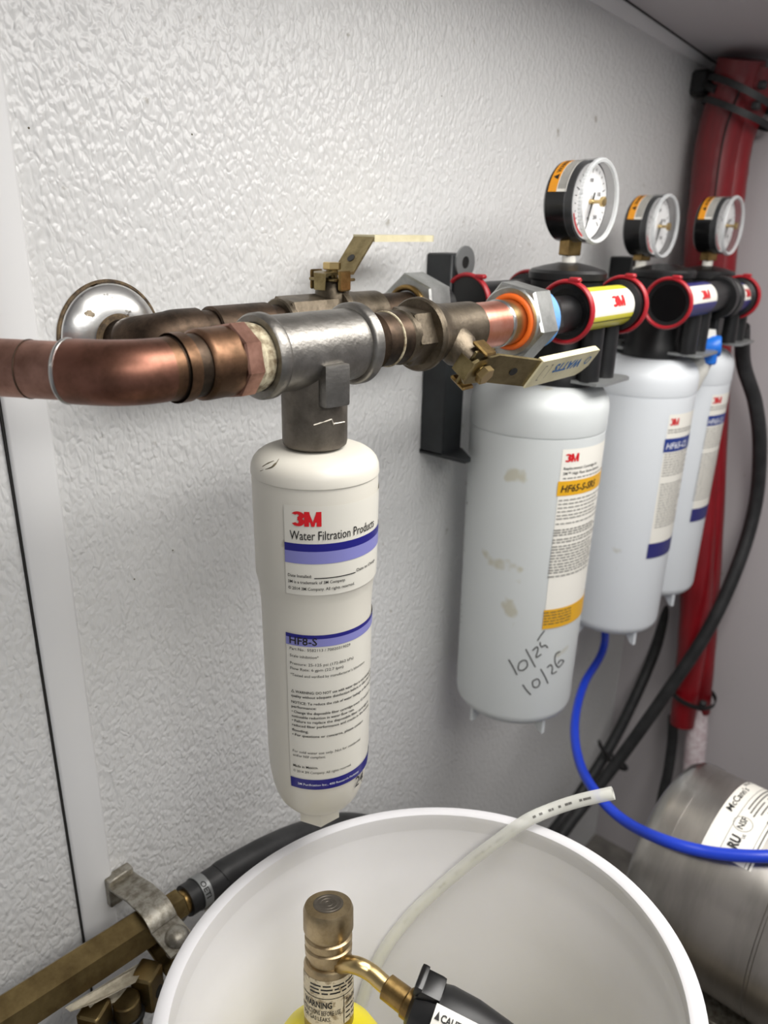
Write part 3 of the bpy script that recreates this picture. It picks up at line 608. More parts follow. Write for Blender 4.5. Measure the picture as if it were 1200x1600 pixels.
for i in range(3):
    X = HX[i]; Y = HYc[i]; z = RZ[i]; zt_ = ztop[i]
    t = thing('filter_manifold', HL[i], 'filter head', (X, Y, 0.640), 'filter heads on the manifold')
    obj('body', lathe((X, Y, 0), (0, 0, 1), [(0.030, 0.640), (0.034, 0.642), (0.034, 0.655), (0.0315, 0.660), (0.0325, zt_-0.012)], 48), 'black', t)
    obj('cap', lathe((X, Y, 0), (0, 0, 1), [(0.0320, zt_-0.016), (0.0350, zt_-0.014), (0.0352, zt_-0.0085), (0.0330, zt_-0.006), (0.022, zt_-0.0028), (0.011, zt_-0.0005), (0.009, zt_)], 56), 'black', t, ang=25)
    a, b = spans[i]
    obj('barrel', lathe((a, FY, z), AX, [(0.0150, 0.002), (0.0225, 0.0), (0.0225, 0.008), (0.0172, 0.010), (0.0172, b-a-0.010), (0.0225, b-a-0.008), (0.0225, b-a), (0.0150, b-a-0.002)], 48), 'black', t)
    obj('rear_barrel', lathe((a, BY, z), AX, [(0.0170, 0.0), (0.0225, 0.0), (0.0225, 0.008), (0.0175, 0.010), (0.0175, b-a-0.010), (0.0225, b-a-0.008), (0.0225, b-a), (0.017, b-a)], 40), 'black', t)
    for yy in (FY, BY):
        obj('bridge', box((X, (yy+Y)/2, z-0.004), (0.03, abs(yy-Y), 0.026), 0.004), 'black', t)
    for rx_, use in ((a, i != 2), (b, i != 1)):
        if use:
            obj('clip_ring', [ringt((rx_, FY, z), AX, 0.0245, 0.0020, 56, 10, 1.5), box((rx_, FY-0.006, z+0.026), (0.006, 0.010, 0.004), 0.0012)], 'red', t)
            obj('clip_ring', [ringt((rx_, BY, z), AX, 0.0245, 0.0020, 48, 10, 1.5), box((rx_, BY-0.014, z+0.0235), (0.006, 0.010, 0.004), 0.0012)], 'red', t)
    obj('socket_bore', lathe((a+0.001, FY, z), AX, [(0.0195, 0), (0.0180, 0.0005), (0.016, 0.001)], 40), 'blackgl', t)
    for dx in (-0.014, 0.016):
        obj('port', cyl((X+dx, FY+0.002, 0.650), (X+dx, FY+0.002, z-0.010), 0.0095, seg=24), 'black', t)
    lx0, lx1 = labs[i]; lx0 = max(lx0, a+0.004); n = 20
    def sleeve(t0, t1, rr):
        V = []; F = []
        for k in range(n+1):
            q = t0+(t1-t0)*k/n
            for xx in (lx0, lx1): V.append((xx, FY-rr*math.cos(q), z+rr*math.sin(q)))
        for k in range(n): F.append((2*k, 2*k+1, 2*k+3, 2*k+2))
        return V, F
    sl = obj('label', sleeve(R(-70), R(95), 0.0178), 'labelc', t)
    sm = 'lemon' if i == 0 else 'indigo'
    obj('band', sleeve(R(62), R(95), 0.0180), sm, sl); obj('band', sleeve(R(-70), R(-14) if i == 0 else R(-4), 0.0180), sm, sl)
    fn = lambda u, v: (lx0+(lx1-lx0)*0.42+u, FY-0.0183*math.cos(R(8)+v/0.0178), z+0.0183*math.sin(R(8)+v/0.0178))
    obj('lettering', textmap('3M', 0.0095, fn, (lx1-lx0)*0.30, bold=0.04), 'redink', sl)
    if i == 0: obj('band', sleeve(R(-31), R(-28), 0.0182), 'ink', sl)
# dark connector block between second and third heads
t = thing('manifold_connector', 'black ribbed connector between the two navy sleeves', 'connector', (0.968, FY, 0.69))
obj('flange', [lathe((0.950, FY, 0.708), AX, [(0.0235, 0), (0.0235, 0.010), (0.020, 0.012), (0.020, 0.017), (0.0235, 0.019), (0.0235, 0.030)], 40)], 'black', t)
obj('web', box((0.966, FY+0.004, 0.675), (0.022, 0.020, 0.05), 0.003), 'black', t)
t = obj('outlet_elbow', [cyl((rxa[3]+0.002, FY, 0.703), (rxa[3]+0.03, FY-0.004, 0.698), 0.011), hexp((rxa[3]+0.012, FY-0.002, 0.7015), AX, 0.014, 0.010, 0.001)], 'black')
tag(t, 'black hose elbow leaving the last filter head', 'hose fitting')

# bracket and washer
xl = aty(667, 393, 0)[0]
t = thing('mounting_bracket', 'charcoal steel wall bracket behind the front union', 'bracket', (xl+0.02, -0.014, 0.57))
obj('rail', box((xl+0.0155, -0.0145, 0.662), (0.031, 0.029, 0.190), 0.0015), 'graph', t)
obj('lip', plate([(0, 0), (0, -0.056), (0.010, -0.056), (0.033, -0.029), (0.036, 0)], (xl, 0, 0.566), (1, 0, 0), (0, 1, 0), 0.004), 'graph', t, ang=20)
wz = zax(410, xl+0.02, -0.03)
obj('washer', lathe((xl+0.0185, -0.029, wz), (0, -1, 0), [(0.0055, 0), (0.0145, 0), (0.0145, 0.0022), (0.0055, 0.0022)], 32, closed=True), 'lip', t)
obj('screw', cyl((xl+0.0185, -0.028, wz), (xl+0.0185, -0.0305, wz), 0.0055, seg=16), 'ink', t)
xl2 = 0.985
t = thing('mounting_bracket', 'dark bracket post behind the middle pressure gauge', 'bracket', (xl2, -0.02, 0.60))
obj('rail', box((xl2, -0.015, 0.666), (0.034, 0.030, 0.165), 0.0015), 'graph', t)
tl_ = ['grey steel tongue under the head with the yellow sleeve', 'grey steel tongue under the head with open socket', 'grey steel tongue under the head by the end wall']
tz = [znear(572, (HX[0], FY), 0.02), znear(547, (HX[1], FY), 0.02), znear(527, (HX[2], FY), 0.02)]
for i in range(3):
    z = 0.6475
    o = obj('bracket_tongue', plate([(-0.022, -0.155), (-0.016, -0.161), (0.034, -0.161), (0.040, -0.155), (0.040, 0.0), (-0.022, 0.0)], (HX[i], 0, z), (1, 0, 0), (0, 1, 0), 0.003), 'lip', None, ang=20)
    tag(o, tl_[i], 'bracket', 'bracket tongues under the heads')

# cartridges
def cart(i, name_m, label, bot, top, seam, rt_, rb_, px_fins):
    ax = (HX[i], CYc[i])
    t = thing('filter_cartridge', label, 'water filter', (ax[0], ax[1], bot))
    pr = [(rb_*0.25, bot)]
    rc = 0.018
    for k in range(8):
        a = k/7*math.pi/2; pr.append((rb_-rc+rc*math.sin(a), bot+rc*0.9*(1-math.cos(a))))
    pr += [(rt_-0.0006, seam-0.0006), (rt_-0.0014, seam), (rt_-0.0004, seam+0.0006), (rt_, seam+0.002)]
    for k in range(9):
        a = k/8*math.pi/2; pr.append((rt_-0.024+0.024*math.cos(a), top-0.024+0.024*math.sin(a)))
    pr.append((0.010, top))
    obj('shell', lathe((ax[0], ax[1], 0), (0, 0, 1), pr, 80), name_m, t, ang=30)
    zs = [p[1] for p in pr]; rs = [p[0] for p in pr]
    f = lambda off: (lambda z: float(np.interp(z, [bot+rc, seam, seam+0.01], [rb_, rt_-0.0006, rt_]))+off)
    obj('neck', cyl((ax[0], ax[1], top-0.002), (ax[0], ax[1], top+0.012), 0.030), 'black', t)
    fd = CAM[:2]-np.array(ax); fa = math.atan2(fd[1], fd[0])
    for da in px_fins:
        a = fa+da; c = Vector((ax[0]+math.cos(a)*rb_*0.70, ax[1]+math.sin(a)*rb_*0.70, bot+0.004)); rad = Vector((math.cos(a), math.sin(a), 0))
        obj('foot', plate([(-0.012, 0), (0.013, 0.005), (0.013, -0.016), (0.008, -0.016)], c-Vector((-rad.y, rad.x, 0))*0.002, rad, (0, 0, 1), 0.004), name_m, t, ang=20)
    return t, ax, f
# 1: wide, yellow bands
ax0 = (HX[0], CYc[0])
r0t, r0b = 0.0672, 0.0636
c1, a1, g1 = cart(0, 'white2', 'wide white filter cartridge with yellow label bands and handwritten dates', znear(1128, ax0, 0.050), 0.6435, znear(687, ax0, r0t), r0t, r0b, (-0.75, 0.75))
def S1(px, py, i=0): return surf(px, py, (HX[i], CYc[i]), (0.0658, 0.0618, 0.0585)[i])
phL = S1(877, 720)[0]; phR = phL+R(66)
def lab(i, ct, g, yt, yb, xt, xb, wdeg, bands, threeM, lines, m='labelc'):
    axx = (HX[i], CYc[i]); pL = S1(xt, yt, i)[0]; pR = pL+R(wdeg)
    l = obj('label', cpatch(axx, g(0.0003), pL, pR, S1(xb, yb, i)[1], S1(xt, yt, i)[1], 30, 6), m, ct)
    for (x, ya, yb2, mm) in bands:
        obj('band', cpatch(axx, g(0.0006), pL-R(1.2), pR, S1(x, yb2, i)[1], S1(x, ya, i)[1], 30), mm, l)
    (x0_, x1_, ya, yb2) = threeM
    p3 = S1(x0_, yb2, i); p4 = S1(x1_, yb2, i)
    obj('lettering', ctext(axx, g(0.0006), '3M', p3[0], p3[1], S1(x0_, ya, i)[1]-p3[1], (p4[0]-p3[0])*g(0)(0.5), bold=0.05), 'redink', l)
    d = []
    for (x, y, h, k) in lines:
        p, z = S1(x, y, i); d += cdashes(axx, g(0.0006), p, pR-R(4)-(0 if k else R(random.uniform(0, 18))), z, h)
    if d: obj('print_lines', d, 'greylt', l)
    return l, pL, pR
xat = lambda y: 880-(y-705)*0.135
ln = [(879, 748.5, 0.0012, 0)]
for y in (783, 789, 795, 801, 807, 812, 820): ln.append((xat(y)+3, y, 0.0013, 0))
for y in (830, 834, 838, 845, 849.5, 856, 860.5, 865, 870, 874.5, 879, 884, 888.5, 893, 897, 903): ln.append((xat(y)+2, y, 0.0015, 0))
l1, pL1, pR1 = lab(0, c1, g1, 702, 984, 879, 841, 68, [(872, 752, 775, 'yellow'), (845, 954, 984, 'yellow')], (881, 903, 709, 722), ln)
r0 = g1(0.0006)
obj('lettering', [ctext(a1, r0, 'Replacement Cartridge for', S1(880, 733)[0], S1(880, 734)[1], 0.0026, 0.044, bold=0.012), ctext(a1, r0, '3M\u2122 High Flow Series Systems', S1(879, 741)[0], S1(879, 742)[1], 0.0026, 0.049, bold=0.012)], 'ink', l1)
obj('lettering', ctext(a1, g1(0.0009), 'HF65-S-SR5', S1(875, 768)[0], S1(875, 769)[1], 0.0068, 0.046, bold=0.02, shear=0.2), 'ink', l1)
dd = []
for y in (959, 963.5, 968, 972.5, 977): p, z = S1(849, y); dd += cdashes(a1, g1(0.0009), p, p+R(30), z, 0.0011)
obj('print_lines', dd, 'dirt', l1)
# handwriting
def scrawl(strokes, ax, g):
    out = []
    for s in strokes:
        q = []
        for px, py in s:
            p, z = S1(px, py); rr = g(0)(z)+0.0002; q.append((ax[0]+rr*math.cos(p), ax[1]+rr*math.sin(p), z))
        out.append(tube(q, 0.00065, 6, 6))
    return out
hw = lambda pts: [(690+x/4.286, 860+y/4.286) for x, y in pts]
st = [hw([(448, 735), (475, 780), (505, 838)]), hw([(545, 740), (520, 760), (515, 800), (545, 808), (575, 780), (570, 745), (545, 740)]), hw([(565, 665), (595, 720), (630, 785)]), hw([(610, 675), (640, 650), (648, 670), (635, 720), (672, 700)]), hw([(662, 618), (664, 636), (674, 650), (690, 640), (703, 642), (715, 656)]), hw([(692, 540), (665, 575), (645, 608)]),
      hw([(545, 905), (570, 940), (600, 972)]), hw([(635, 868), (612, 885), (620, 920), (650, 918), (662, 890), (650, 868), (635, 868)]), hw([(668, 800), (695, 845), (718, 895)]), hw([(712, 790), (735, 770), (748, 790), (745, 830), (778, 815)]), hw([(800, 680), (770, 700), (765, 750), (790, 785), (825, 745), (800, 740), (785, 765)])]
obj('lettering', scrawl(st, a1, g1), 'marker', c1)
dk = []
for k in range(26):
    y = 740+k*9.3; x = 729-(y-740)*0.055+random.uniform(-1, 3)
    p, z = S1(x, y); pp = p; dk.append(cpatch(a1, g1(0.0003), pp, pp+R(random.uniform(1, 3.5)), z, z+random.uniform(0.0008, 0.0025), 3))
obj('print_lines', dk, 'grey', c1)
# 2 and 3
c2, a2, g2 = cart(1, 'white3', 'wide white filter cartridge with blue label, middle of the three', znear(990, (HX[1], CYc[1]), 0.048), 0.6415, znear(622, (HX[1], CYc[1]), 0.063), 0.0632, 0.0600, (-0.75, 0.75))
c3, a3, g3 = cart(2, 'white3', 'white filter cartridge with blue label nearest the end wall', znear(930, (HX[2], CYc[2]), 0.045), 0.6400, znear(602, (HX[2], CYc[2]), 0.060), 0.0600, 0.0572, (0.75, -0.75))
x2 = lambda y: 1040-(y-680)*0.135
ln = [(x2(y)+2, y, 0.0013, 0) for y in [673, 677]+list(np.arange(711, 748, 4.2))+list(np.arange(758, 828, 4.2))]
l2, p2, q2 = lab(1, c2, g2, 648, 873, 1046, 1014, 58, [(1036, 686, 707, 'dkblue'), (1015, 850, 873, 'indigo')], (1045, 1059, 654, 665), ln)
obj('lettering', ctext(a2, g2(0.0009), 'HF65-CL', S1(1039, 703, 1)[0], S1(1039, 702, 1)[1], 0.0075, 0.038, bold=0.012, shear=0.2), 'whiteink', l2)
x3_ = lambda y: 1107-(y-640)*0.19
ln = [(x3_(y)+1.5, y, 0.0013, 0) for y in [637, 641]+list(np.arange(671, 704, 4.2))+list(np.arange(711, 785, 4.2))]
l3, p3_, q3 = lab(2, c3, g3, 617, 816, 1113, 1076, 56, [(1102, 650, 666, 'dkblue'), (1078, 796, 816, 'indigo')], (1111, 1125, 621, 631), ln)
obj('lettering', ctext(a3, g3(0.0009), 'HF65-CL', S1(1104, 664, 2)[0], S1(1104, 663, 2)[1], 0.0068, 0.034, bold=0.012, shear=0.2), 'whiteink', l3)

# gauges
def gauge(label, X, Y, zb, zc, Rg):
    t = thing('pressure_gauge', label, 'pressure gauge', (X, Y, zb), 'pressure gauges on the filter heads')
    zn = zc-Rg*0.93
    obj('nipple', cyl((X, Y, zb-0.003), (X, Y, zb+0.009), 0.0062, seg=24), 'labelc', t)
    obj('nut', hexp((X, Y, zb+0.006), (0, 0, 1), 0.0098, zn-zb-0.003, 0.0008, 4, R(20)), 'brass', t, ang=20)
    yb_, yf = Y+0.014, Y-0.014
    cs = obj('case', lathe((X, 0, zc), (0, 1, 0), [(Rg*0.86, yb_), (Rg*0.95, yb_-0.003), (Rg*0.955, yf), (Rg*0.90, yf)], 56), 'blackgl', t)
    obj('dial', lathe((X, 0, zc), (0, 1, 0), [(Rg*0.89, yf+0.0010), (Rg*0.89, yf-0.0006)], 56), 'dial', t)
    tick = []
    for k in range(21):
        a = R(225-270*k/20); r0_, r1_ = Rg*(0.66 if k % 5 == 0 else 0.73), Rg*0.80
        u = Vector((math.cos(a), 0, math.sin(a))); v = Vector((-math.sin(a), 0, math.cos(a)))*0.0004; c = Vector((X, yf-0.0009, zc))
        tick.append(([c+u*r0_-v, c+u*r1_-v, c+u*r1_+v, c+u*r0_+v], [(0, 1, 2, 3)]))
    for k, s in ((0, '0'), (5, '50'), (10, '100'), (15, '150'), (20, '200')):
        a = R(225-270*k/20); c = Vector((X+math.cos(a)*Rg*0.5, yf-0.0009, zc+math.sin(a)*Rg*0.5))
        tick.append(textmap(s, 0.0034, planefn(c-Vector((0.0013*len(s), 0, 0.0017)), (1, 0, 0), (0, 0, 1)), bold=0.01))
    tick.append(textmap('PSI', 0.0032, planefn((X-0.0035, yf-0.0009, zc-Rg*0.45), (1, 0, 0), (0, 0, 1))))
    obj('print_scale', tick, 'ink', t)
    tick = []
    for a0, a1_ in ((R(20), R(75)),):
        V = []; n = 12
        for k in range(n+1):
            a = a0+(a1_-a0)*k/n
            for r_ in (Rg*0.80, Rg*0.86): V.append((X-r_*math.cos(a), yf-0.0009, zc-r_*math.sin(a)))
        tick.append((V, [(2*k, 2*k+1, 2*k+3, 2*k+2) for k in range(n)]))
    obj('print_arc', tick, 'redink', t)
    a = R(250); u = Vector((math.cos(a), 0, math.sin(a))); v = Vector((-math.sin(a), 0, math.cos(a))); c = Vector((X, yf-0.003, zc))
    obj('needle', plate([(-0.008, -0.0009), (0.0, -0.0014), (Rg*0.7, -0.0003), (Rg*0.7, 0.0003), (0.0, 0.0014), (-0.008, 0.0009)], c, u, v, 0.0005), 'ink', t, ang=20)
    obj('bezel', lathe((X, 0, zc), (0, 1, 0), [(Rg*0.962, yf+0.0065), (Rg*0.985, yf+0.0065), (Rg*0.99, yf-0.004), (Rg*1.0, yf-0.0055), (Rg*1.0, yf-0.0085), (Rg*0.96, yf-0.0105), (Rg*0.90, yf-0.0095), (Rg*0.90, yf-0.001)], 144, closed=True, knurl=(3, 4)), 'lensring', t, ang=20)
    obj('bezel_rim', lathe((X, 0, zc), (0, 1, 0), [(Rg*1.003, yf-0.0075), (Rg*1.003, yf-0.0098), (Rg*0.965, yf-0.0115), (Rg*0.90, yf-0.0105), (Rg*0.895, yf-0.0085), (Rg*0.93, yf-0.0080)], 144, closed=True, knurl=(0, 1)), 'lensrim', t, ang=20)
    obj('lens', lathe((X, 0, zc), (0, 1, 0), [(Rg*0.905, yf-0.0072), (Rg*0.905, yf-0.0088)], 56), 'lens', t)
    obj('adjuster', lathe((X, 0, zc), (0, -1, 0), [(0.0022, -yf), (0.0022, -yf+0.004), (0.0016, -yf+0.005), (0.0016, -yf+0.011), (0.0040, -yf+0.0115), (0.0042, -yf+0.0145), (0.0030, -yf+0.0150)], 20), 'brasslt', t, ang=25)
    # warning sticker on the case, orange beside white
    def st_(a0, a1_, y0, y1, off):
        V = []; F = []; n = 14; rr = Rg*0.957+off
        for k in range(n+1):
            aa = a0+(a1_-a0)*k/n
            for yy in (y0, y1): V.append((X+rr*math.cos(aa), yy, zc+rr*math.sin(aa)))
        return V, [(2*k, 2*k+1, 2*k+3, 2*k+2) for k in range(n)]
    so = obj('label', st_(R(88), R(168), yb_-0.005, yb_-0.013, 0.0002), 'orangeink', cs)
    obj('label', st_(R(88), R(168), yb_-0.013, yb_-0.0225, 0.0002), 'labelc', cs)
    rr = Rg*0.957+0.0004
    fn = lambda u, v: (X+rr*math.cos(R(150)-u/rr), yb_-0.0115+v, zc+rr*math.sin(R(150)-u/rr))
    obj('lettering', [textmap('\u25b2 WARNING', 0.0042, fn, rr*R(58), bold=0.02)], 'ink', so)
    ln_ = []
    for k in range(6):
        ln_.append(st_(R(random.uniform(92, 104)), R(164), yb_-0.0148-k*0.0013, yb_-0.0141-k*0.0013, 0.0004))
    obj('print_lines', ln_, 'grey', so)
g1z = 0.5*(zax(248, HX[0], HYc[0]-0.022)+zax(380, HX[0], HYc[0]-0.022))
gauge('largest looking pressure gauge, on the head with yellow sleeve', HX[0], HYc[0], ztop[0], g1z, 0.0350)
gx2 = aty(1003, 400, -0.066)
gauge('middle pressure gauge between the other two gauges', gx2[0], -0.066, zax(410, gx2[0], -0.066)-0.004, zax(354, gx2[0], -0.088), 0.0345)
gauge('pressure gauge in front of the red insulated pipe', HX[2], HYc[2], ztop[2], zax(353, HX[2], HYc[2]-0.022), 0.0345)
o = obj('gauge_riser', [cyl((gx2[0], -0.066, 0.70), (gx2[0], -0.066, zax(410, gx2[0], -0.066)-0.005), 0.0085), box((gx2[0], -0.06, 0.712), (0.026, 0.03, 0.03), 0.004)], 'milky')
tag(o, 'off-white riser fitting carrying the middle gauge', 'pipe fitting')

# blue plug valve and milky fitting in front of the last cartridge
bp = aty(1118, 541, -0.152)
t = thing('push_fitting', 'bright blue plug on a milky white elbow by the last cartridge', 'hose fitting', (bp[0], bp[1], bp[2]-0.07))
obj('plug_cap', lathe(bp, (0.35, -0.9, 0.1), [(0.0, -0.014), (0.0105, -0.014), (0.0125, -0.004), (0.0125, 0.004), (0.011, 0.006)][1:], 24), 'bluefit', t)
obj('plug_neck', box((bp[0]-0.004, bp[1]+0.004, bp[2]-0.013), (0.016, 0.016, 0.016), 0.002, Matrix.Rotation(0.5, 4, 'Z')), 'bluefit', t)
mb = Vector(tuple(aty(1103, 545, -0.14)))
obj('elbow_body', tube([(mb.x, mb.y+0.004, 0.672), (mb.x-0.002, mb.y+0.004, 0.645), (mb.x-0.012, mb.y+0.006, 0.622), (mb.x-0.013, mb.y+0.008, 0.600)], [0.014, 0.017, 0.016, 0.011], 24), 'milky', t)

# ------------------------------------------------------------------ hoses
def hose(name, label, cat, pts, r, m, **kw):
    return tag(obj(name, tube(pts, r, 18, 10, **kw), m), label, cat)
A = lambda *l: [aty(px, py, Yc_-0.46) for px, py, Yc_ in l]
hose('drain_hose', 'thick black hose curving down beside the end wall', 'hose', [(1.078, -0.142, 0.665)]+A((1162, 570, 0.318), (1180, 630, 0.300), (1187, 700, 0.288), (1180, 790, 0.283), (1152, 885, 0.285), (1106, 985, 0.300), (1040, 1085, 0.335), (972, 1180, 0.375), (922, 1245, 0.40), (880, 1300, 0.415), (820, 1390, 0.43)), 0.0098, 'rubber')
hose('drain_hose', 'black hose running straight down behind the last cartridge', 'hose', A((1075, 850, 0.395), (1048, 935, 0.395), (1022, 1020, 0.402), (985, 1105, 0.41), (950, 1172, 0.42), (910, 1235, 0.43), (875, 1285, 0.437), (820, 1350, 0.44)), 0.0092, 'rubber')
zt1 = aty(962, 1190, -0.063)
t = obj('cable_tie', [ringt(zt1+np.array([0.0, 0, 0]), np.array(aty(985, 1150, -0.06))-np.array(aty(940, 1220, -0.05)), 0.021, 0.0022, 32, 8, 1.6), tube([tuple(zt1+np.array([-0.018, 0, 0.008])), tuple(aty(940, 1168, -0.062)), tuple(aty(936, 1158, -0.064))], 0.003, 8)], 'rubber')
tag(t, 'black cable tie binding the two black hoses', 'cable tie')
# red insulated pipe in the corner
rp_ = [atx(px, py, X) for px, py, X in ((1160, 92, 1.150), (1148, 135, 1.155), (1124, 220, 1.160), (1111, 310, 1.160), (1100, 430, 1.160), (1092, 800, 1.158), (1085, 980, 1.155), (1066, 1130, 1.150))]
rp2 = [atx(px, py, X) for px, py, X in ((1192, 104, 1.165), (1178, 145, 1.168), (1150, 220, 1.172), (1138, 310, 1.174), (1126, 430, 1.174), (1112, 800, 1.172), (1104, 980, 1.17), (1097, 1112, 1.17))]
t = thing('insulated_pipe', 'red vinyl wrapped insulated line running down the corner', 'insulated pipe', rp_[-1])
obj('sleeve', tube(rp_, [0.030, 0.030, 0.030, 0.029, 0.028, 0.026, 0.024, 0.020], 20, 10, wob=0.03), 'redins', t)
obj('sleeve', tube(rp2, [0.024, 0.024, 0.022, 0.021, 0.020, 0.018, 0.016, 0.013], 18, 10, wob=0.04), 'redins', t)
obj('bubble_wrap', tube([atx(1092, 1105, 1.170), atx(1088, 1150, 1.165), atx(1083, 1205, 1.160), atx(1078, 1260, 1.155)], [0.015, 0.018, 0.018, 0.017], 18, 8, wob=0.06), 'bubble', t)
obj('seam_line', tube([atx(px, py, 1.126) for px, py in ((1160, 130), (1132, 210), (1118, 300), (1112, 380))], 0.0012, 6), 'gap', t)
def tiering(px, py, X, rad, label, tilt):
    c = Vector(tuple(atx(px, py, X)))
    o = obj('cable_tie', [lathe(c, tilt, [(rad, -0.004), (rad+0.0016, -0.004), (rad+0.0016, 0.004), (rad, 0.004)], 40, closed=True), box(c+Vector((-rad*0.7, -rad*0.7, 0.004)), (0.010, 0.010, 0.010), 0.002)], 'rubber')
    tag(o, label, 'cable tie')
tiering(1160, 148, 1.160, 0.049, 'upper black cable tie around the red pipe near the ceiling', (0.15, -0.45, 1))
tiering(1152, 178, 1.162, 0.047, 'lower of two black ties at the top of the red pipe', (0.1, -0.4, 1))
tiering(1082, 1083, 1.158, 0.036, 'thin black cable tie around the red pipe above the bubble wrap', (0.0, -0.15, 1))
hose('power_cord', 'black cord dropping out of the red sleeve end', 'cord', [atx(1052, 1120, 1.150), atx(1050, 1160, 1.150), atx(1044, 1205, 1.145), atx(1035, 1245, 1.14), atx(1025, 1300, 1.13)], 0.0085, 'rubber')
o = obj('cable_anchor', [box(aty(1098, 130, -0.012), (0.03, 0.024, 0.03), 0.004), tube([aty(1098, 130, -0.014), atx(1120, 140, 1.13)], 0.006, 8, smooth=False)], 'black')
tag(o, 'black anchor block in the top corner behind the red pipe', 'anchor')

# ------------------------------------------------------------------ carbonator tank
TC = np.array([0.6805, -0.3294, 0.169]); yaw, pit, TR = 0.0706, -0.0259, 0.100
ta = np.array([math.sin(yaw)*math.cos(pit), math.cos(yaw)*math.cos(pit), math.sin(pit)])
def tcyl(px, py, rad):
    r = ray(px, py); o = CAM-TC; a_ = r-ta*(r@ta); b_ = o-ta*(o@ta)
    A_, B_, C_ = a_@a_, 2*a_@b_, b_@b_-rad*rad; q = B_*B_-4*A_*C_
    return CAM+r*((-B_-math.sqrt(max(q, 0)))/(2*A_))
t = thing('carbonator_tank', 'shiny stainless carbonator tank lying beside the bucket', 'tank', (TC[0], TC[1]-0.1, FLOOR))
prt = [(0.010, 0.062), (0.060, 0.060), (0.086, 0.056), (0.095, 0.051), (0.0992, 0.044), (TR, 0.038), (TR, -0.066), (TR-0.0012, -0.067), (TR-0.0012, -0.069), (TR, -0.070), (TR, -0.29), (0.09, -0.31), (0.05, -0.33), (0.01, -0.335)]
sh = obj('shell', lathe(TC, ta, prt, 96), 'inox', t, ang=25)
_, tu, tv_ = frame(ta)
def tpt(s, ang, off=0.0): return TC+ta*s+(np.array(tu)*math.cos(ang)+np.array(tv_)*math.sin(ang))*(TR+off)
def tinv(px, py):
    p = tcyl(px, py, TR)-TC; return p@ta, math.atan2(p@np.array(tv_), p@np.array(tu))
s0, b0 = tinv(1103, 1325); s1, b1 = tinv(1164, 1214)
b0e = b0; sW = tinv(1180, 1329)[0]-0.004
def tpatch(sa, sb, ba, bb, off, n=24):
    V = []; F = []
    for k in range(n+1):
        q = ba+(bb-ba)*k/n; V += [tpt(sa, q, off), tpt(sb, q, off)]
    return V, [(2*k, 2*k+1, 2*k+3, 2*k+2) for k in range(n)]
LB = obj('label', tpatch(0.0, sW, b0e, b1+(b1-b0)*0.35, 0.0003), 'labelc', sh)
db = b1-b0; sg = 1 if db > 0 else -1
def ttext(s, p, q, cap, **kw):
    sa, ba = tinv(*p); sb, bb = tinv(*q); L_ = TR*abs(bb-ba)
    return textmap(s, cap, lambda u, v: tpt(sa+(sb-sa)*u/L_*0.0+v, ba+(bb-ba)*u/L_, 0.0006), L_, **kw)
obj('lettering', [ttext('McCann\u2019s', (1143, 1269), (1165, 1232), 0.0062, bold=0.012, shear=0.2), ttext('INC.', (1166, 1229), (1170, 1222), 0.0030)], 'ink', LB)
obj('lettering', [ttext('NSF', (1160, 1297), (1170, 1281), 0.0056, bold=0.02)], 'ink', LB)
cN = tinv(1161, 1288)
obj('print_ring', [([tpt(cN[0]+rr_*math.sin(a), cN[1]+rr_*math.cos(a)/TR, 0.0006) for rr_ in (0.0085, 0.0080) for a in np.linspace(0, 2*math.pi, 25)[:-1]], [(i, (i+1) % 24, 24+(i+1) % 24, 24+i) for i in range(24)])], 'grey', LB)
obj('lettering', [ttext('RU', (1150, 1328), (1161, 1311), 0.0082, bold=0.05), ttext('US', (1163, 1312), (1166, 1306), 0.0028, bold=0.01)], 'ink', LB)
obj('print_rule', [tpatch(-0.0152, -0.0156, b0, b1+db*0.25, 0.0006), tpatch(sW+0.006, sW+0.0056, b0, b1+db*0.25, 0.0006)], 'ink', LB)
ln_ = []
for k, (sv, f0, f1_) in enumerate(((-0.0190, 0.45, 1.2), (-0.0225, 0.42, 1.15), (-0.0262, 0.40, 0.62), (-0.0262, 0.68, 0.95), (-0.0305, 0.45, 0.72), (-0.0345, 0.5, 1.1), (-0.0385, 0.4, 1.0), (-0.0420, 0.0, 0.9), (-0.0500, 0.1, 1.1), (-0.0535, 0.1, 0.9))):
    ln_.append(tpatch(sv, sv-0.0013, b0+db*f0, b0+db*f1_, 0.0006))
obj('print_lines', ln_, 'grey', LB)
obj('base_frame', [box((TC[0]+dx, TC[1]-0.11+dy, (FLOOR+0.07)/2), (0.02, 0.02, 0.07-FLOOR), 0.002) for dx in (-0.06, 0.06) for dy in (-0.12, 0.12)]+[box((TC[0], TC[1]-0.11, 0.068), (0.15, 0.28, 0.006), 0.001)], 'galv', t)
# wrinkled film on tank end
o = obj('plastic_film', lathe(TC, ta, [(0.0935, 0.0535), (0.0965, 0.0512), (0.1002, 0.0450), (0.1012, 0.038), (0.1010, 0.026), (0.1003, 0.026), (0.1004, 0.038), (0.0995, 0.0446), (0.0955, 0.0508)], 40, closed=True), 'film', t)

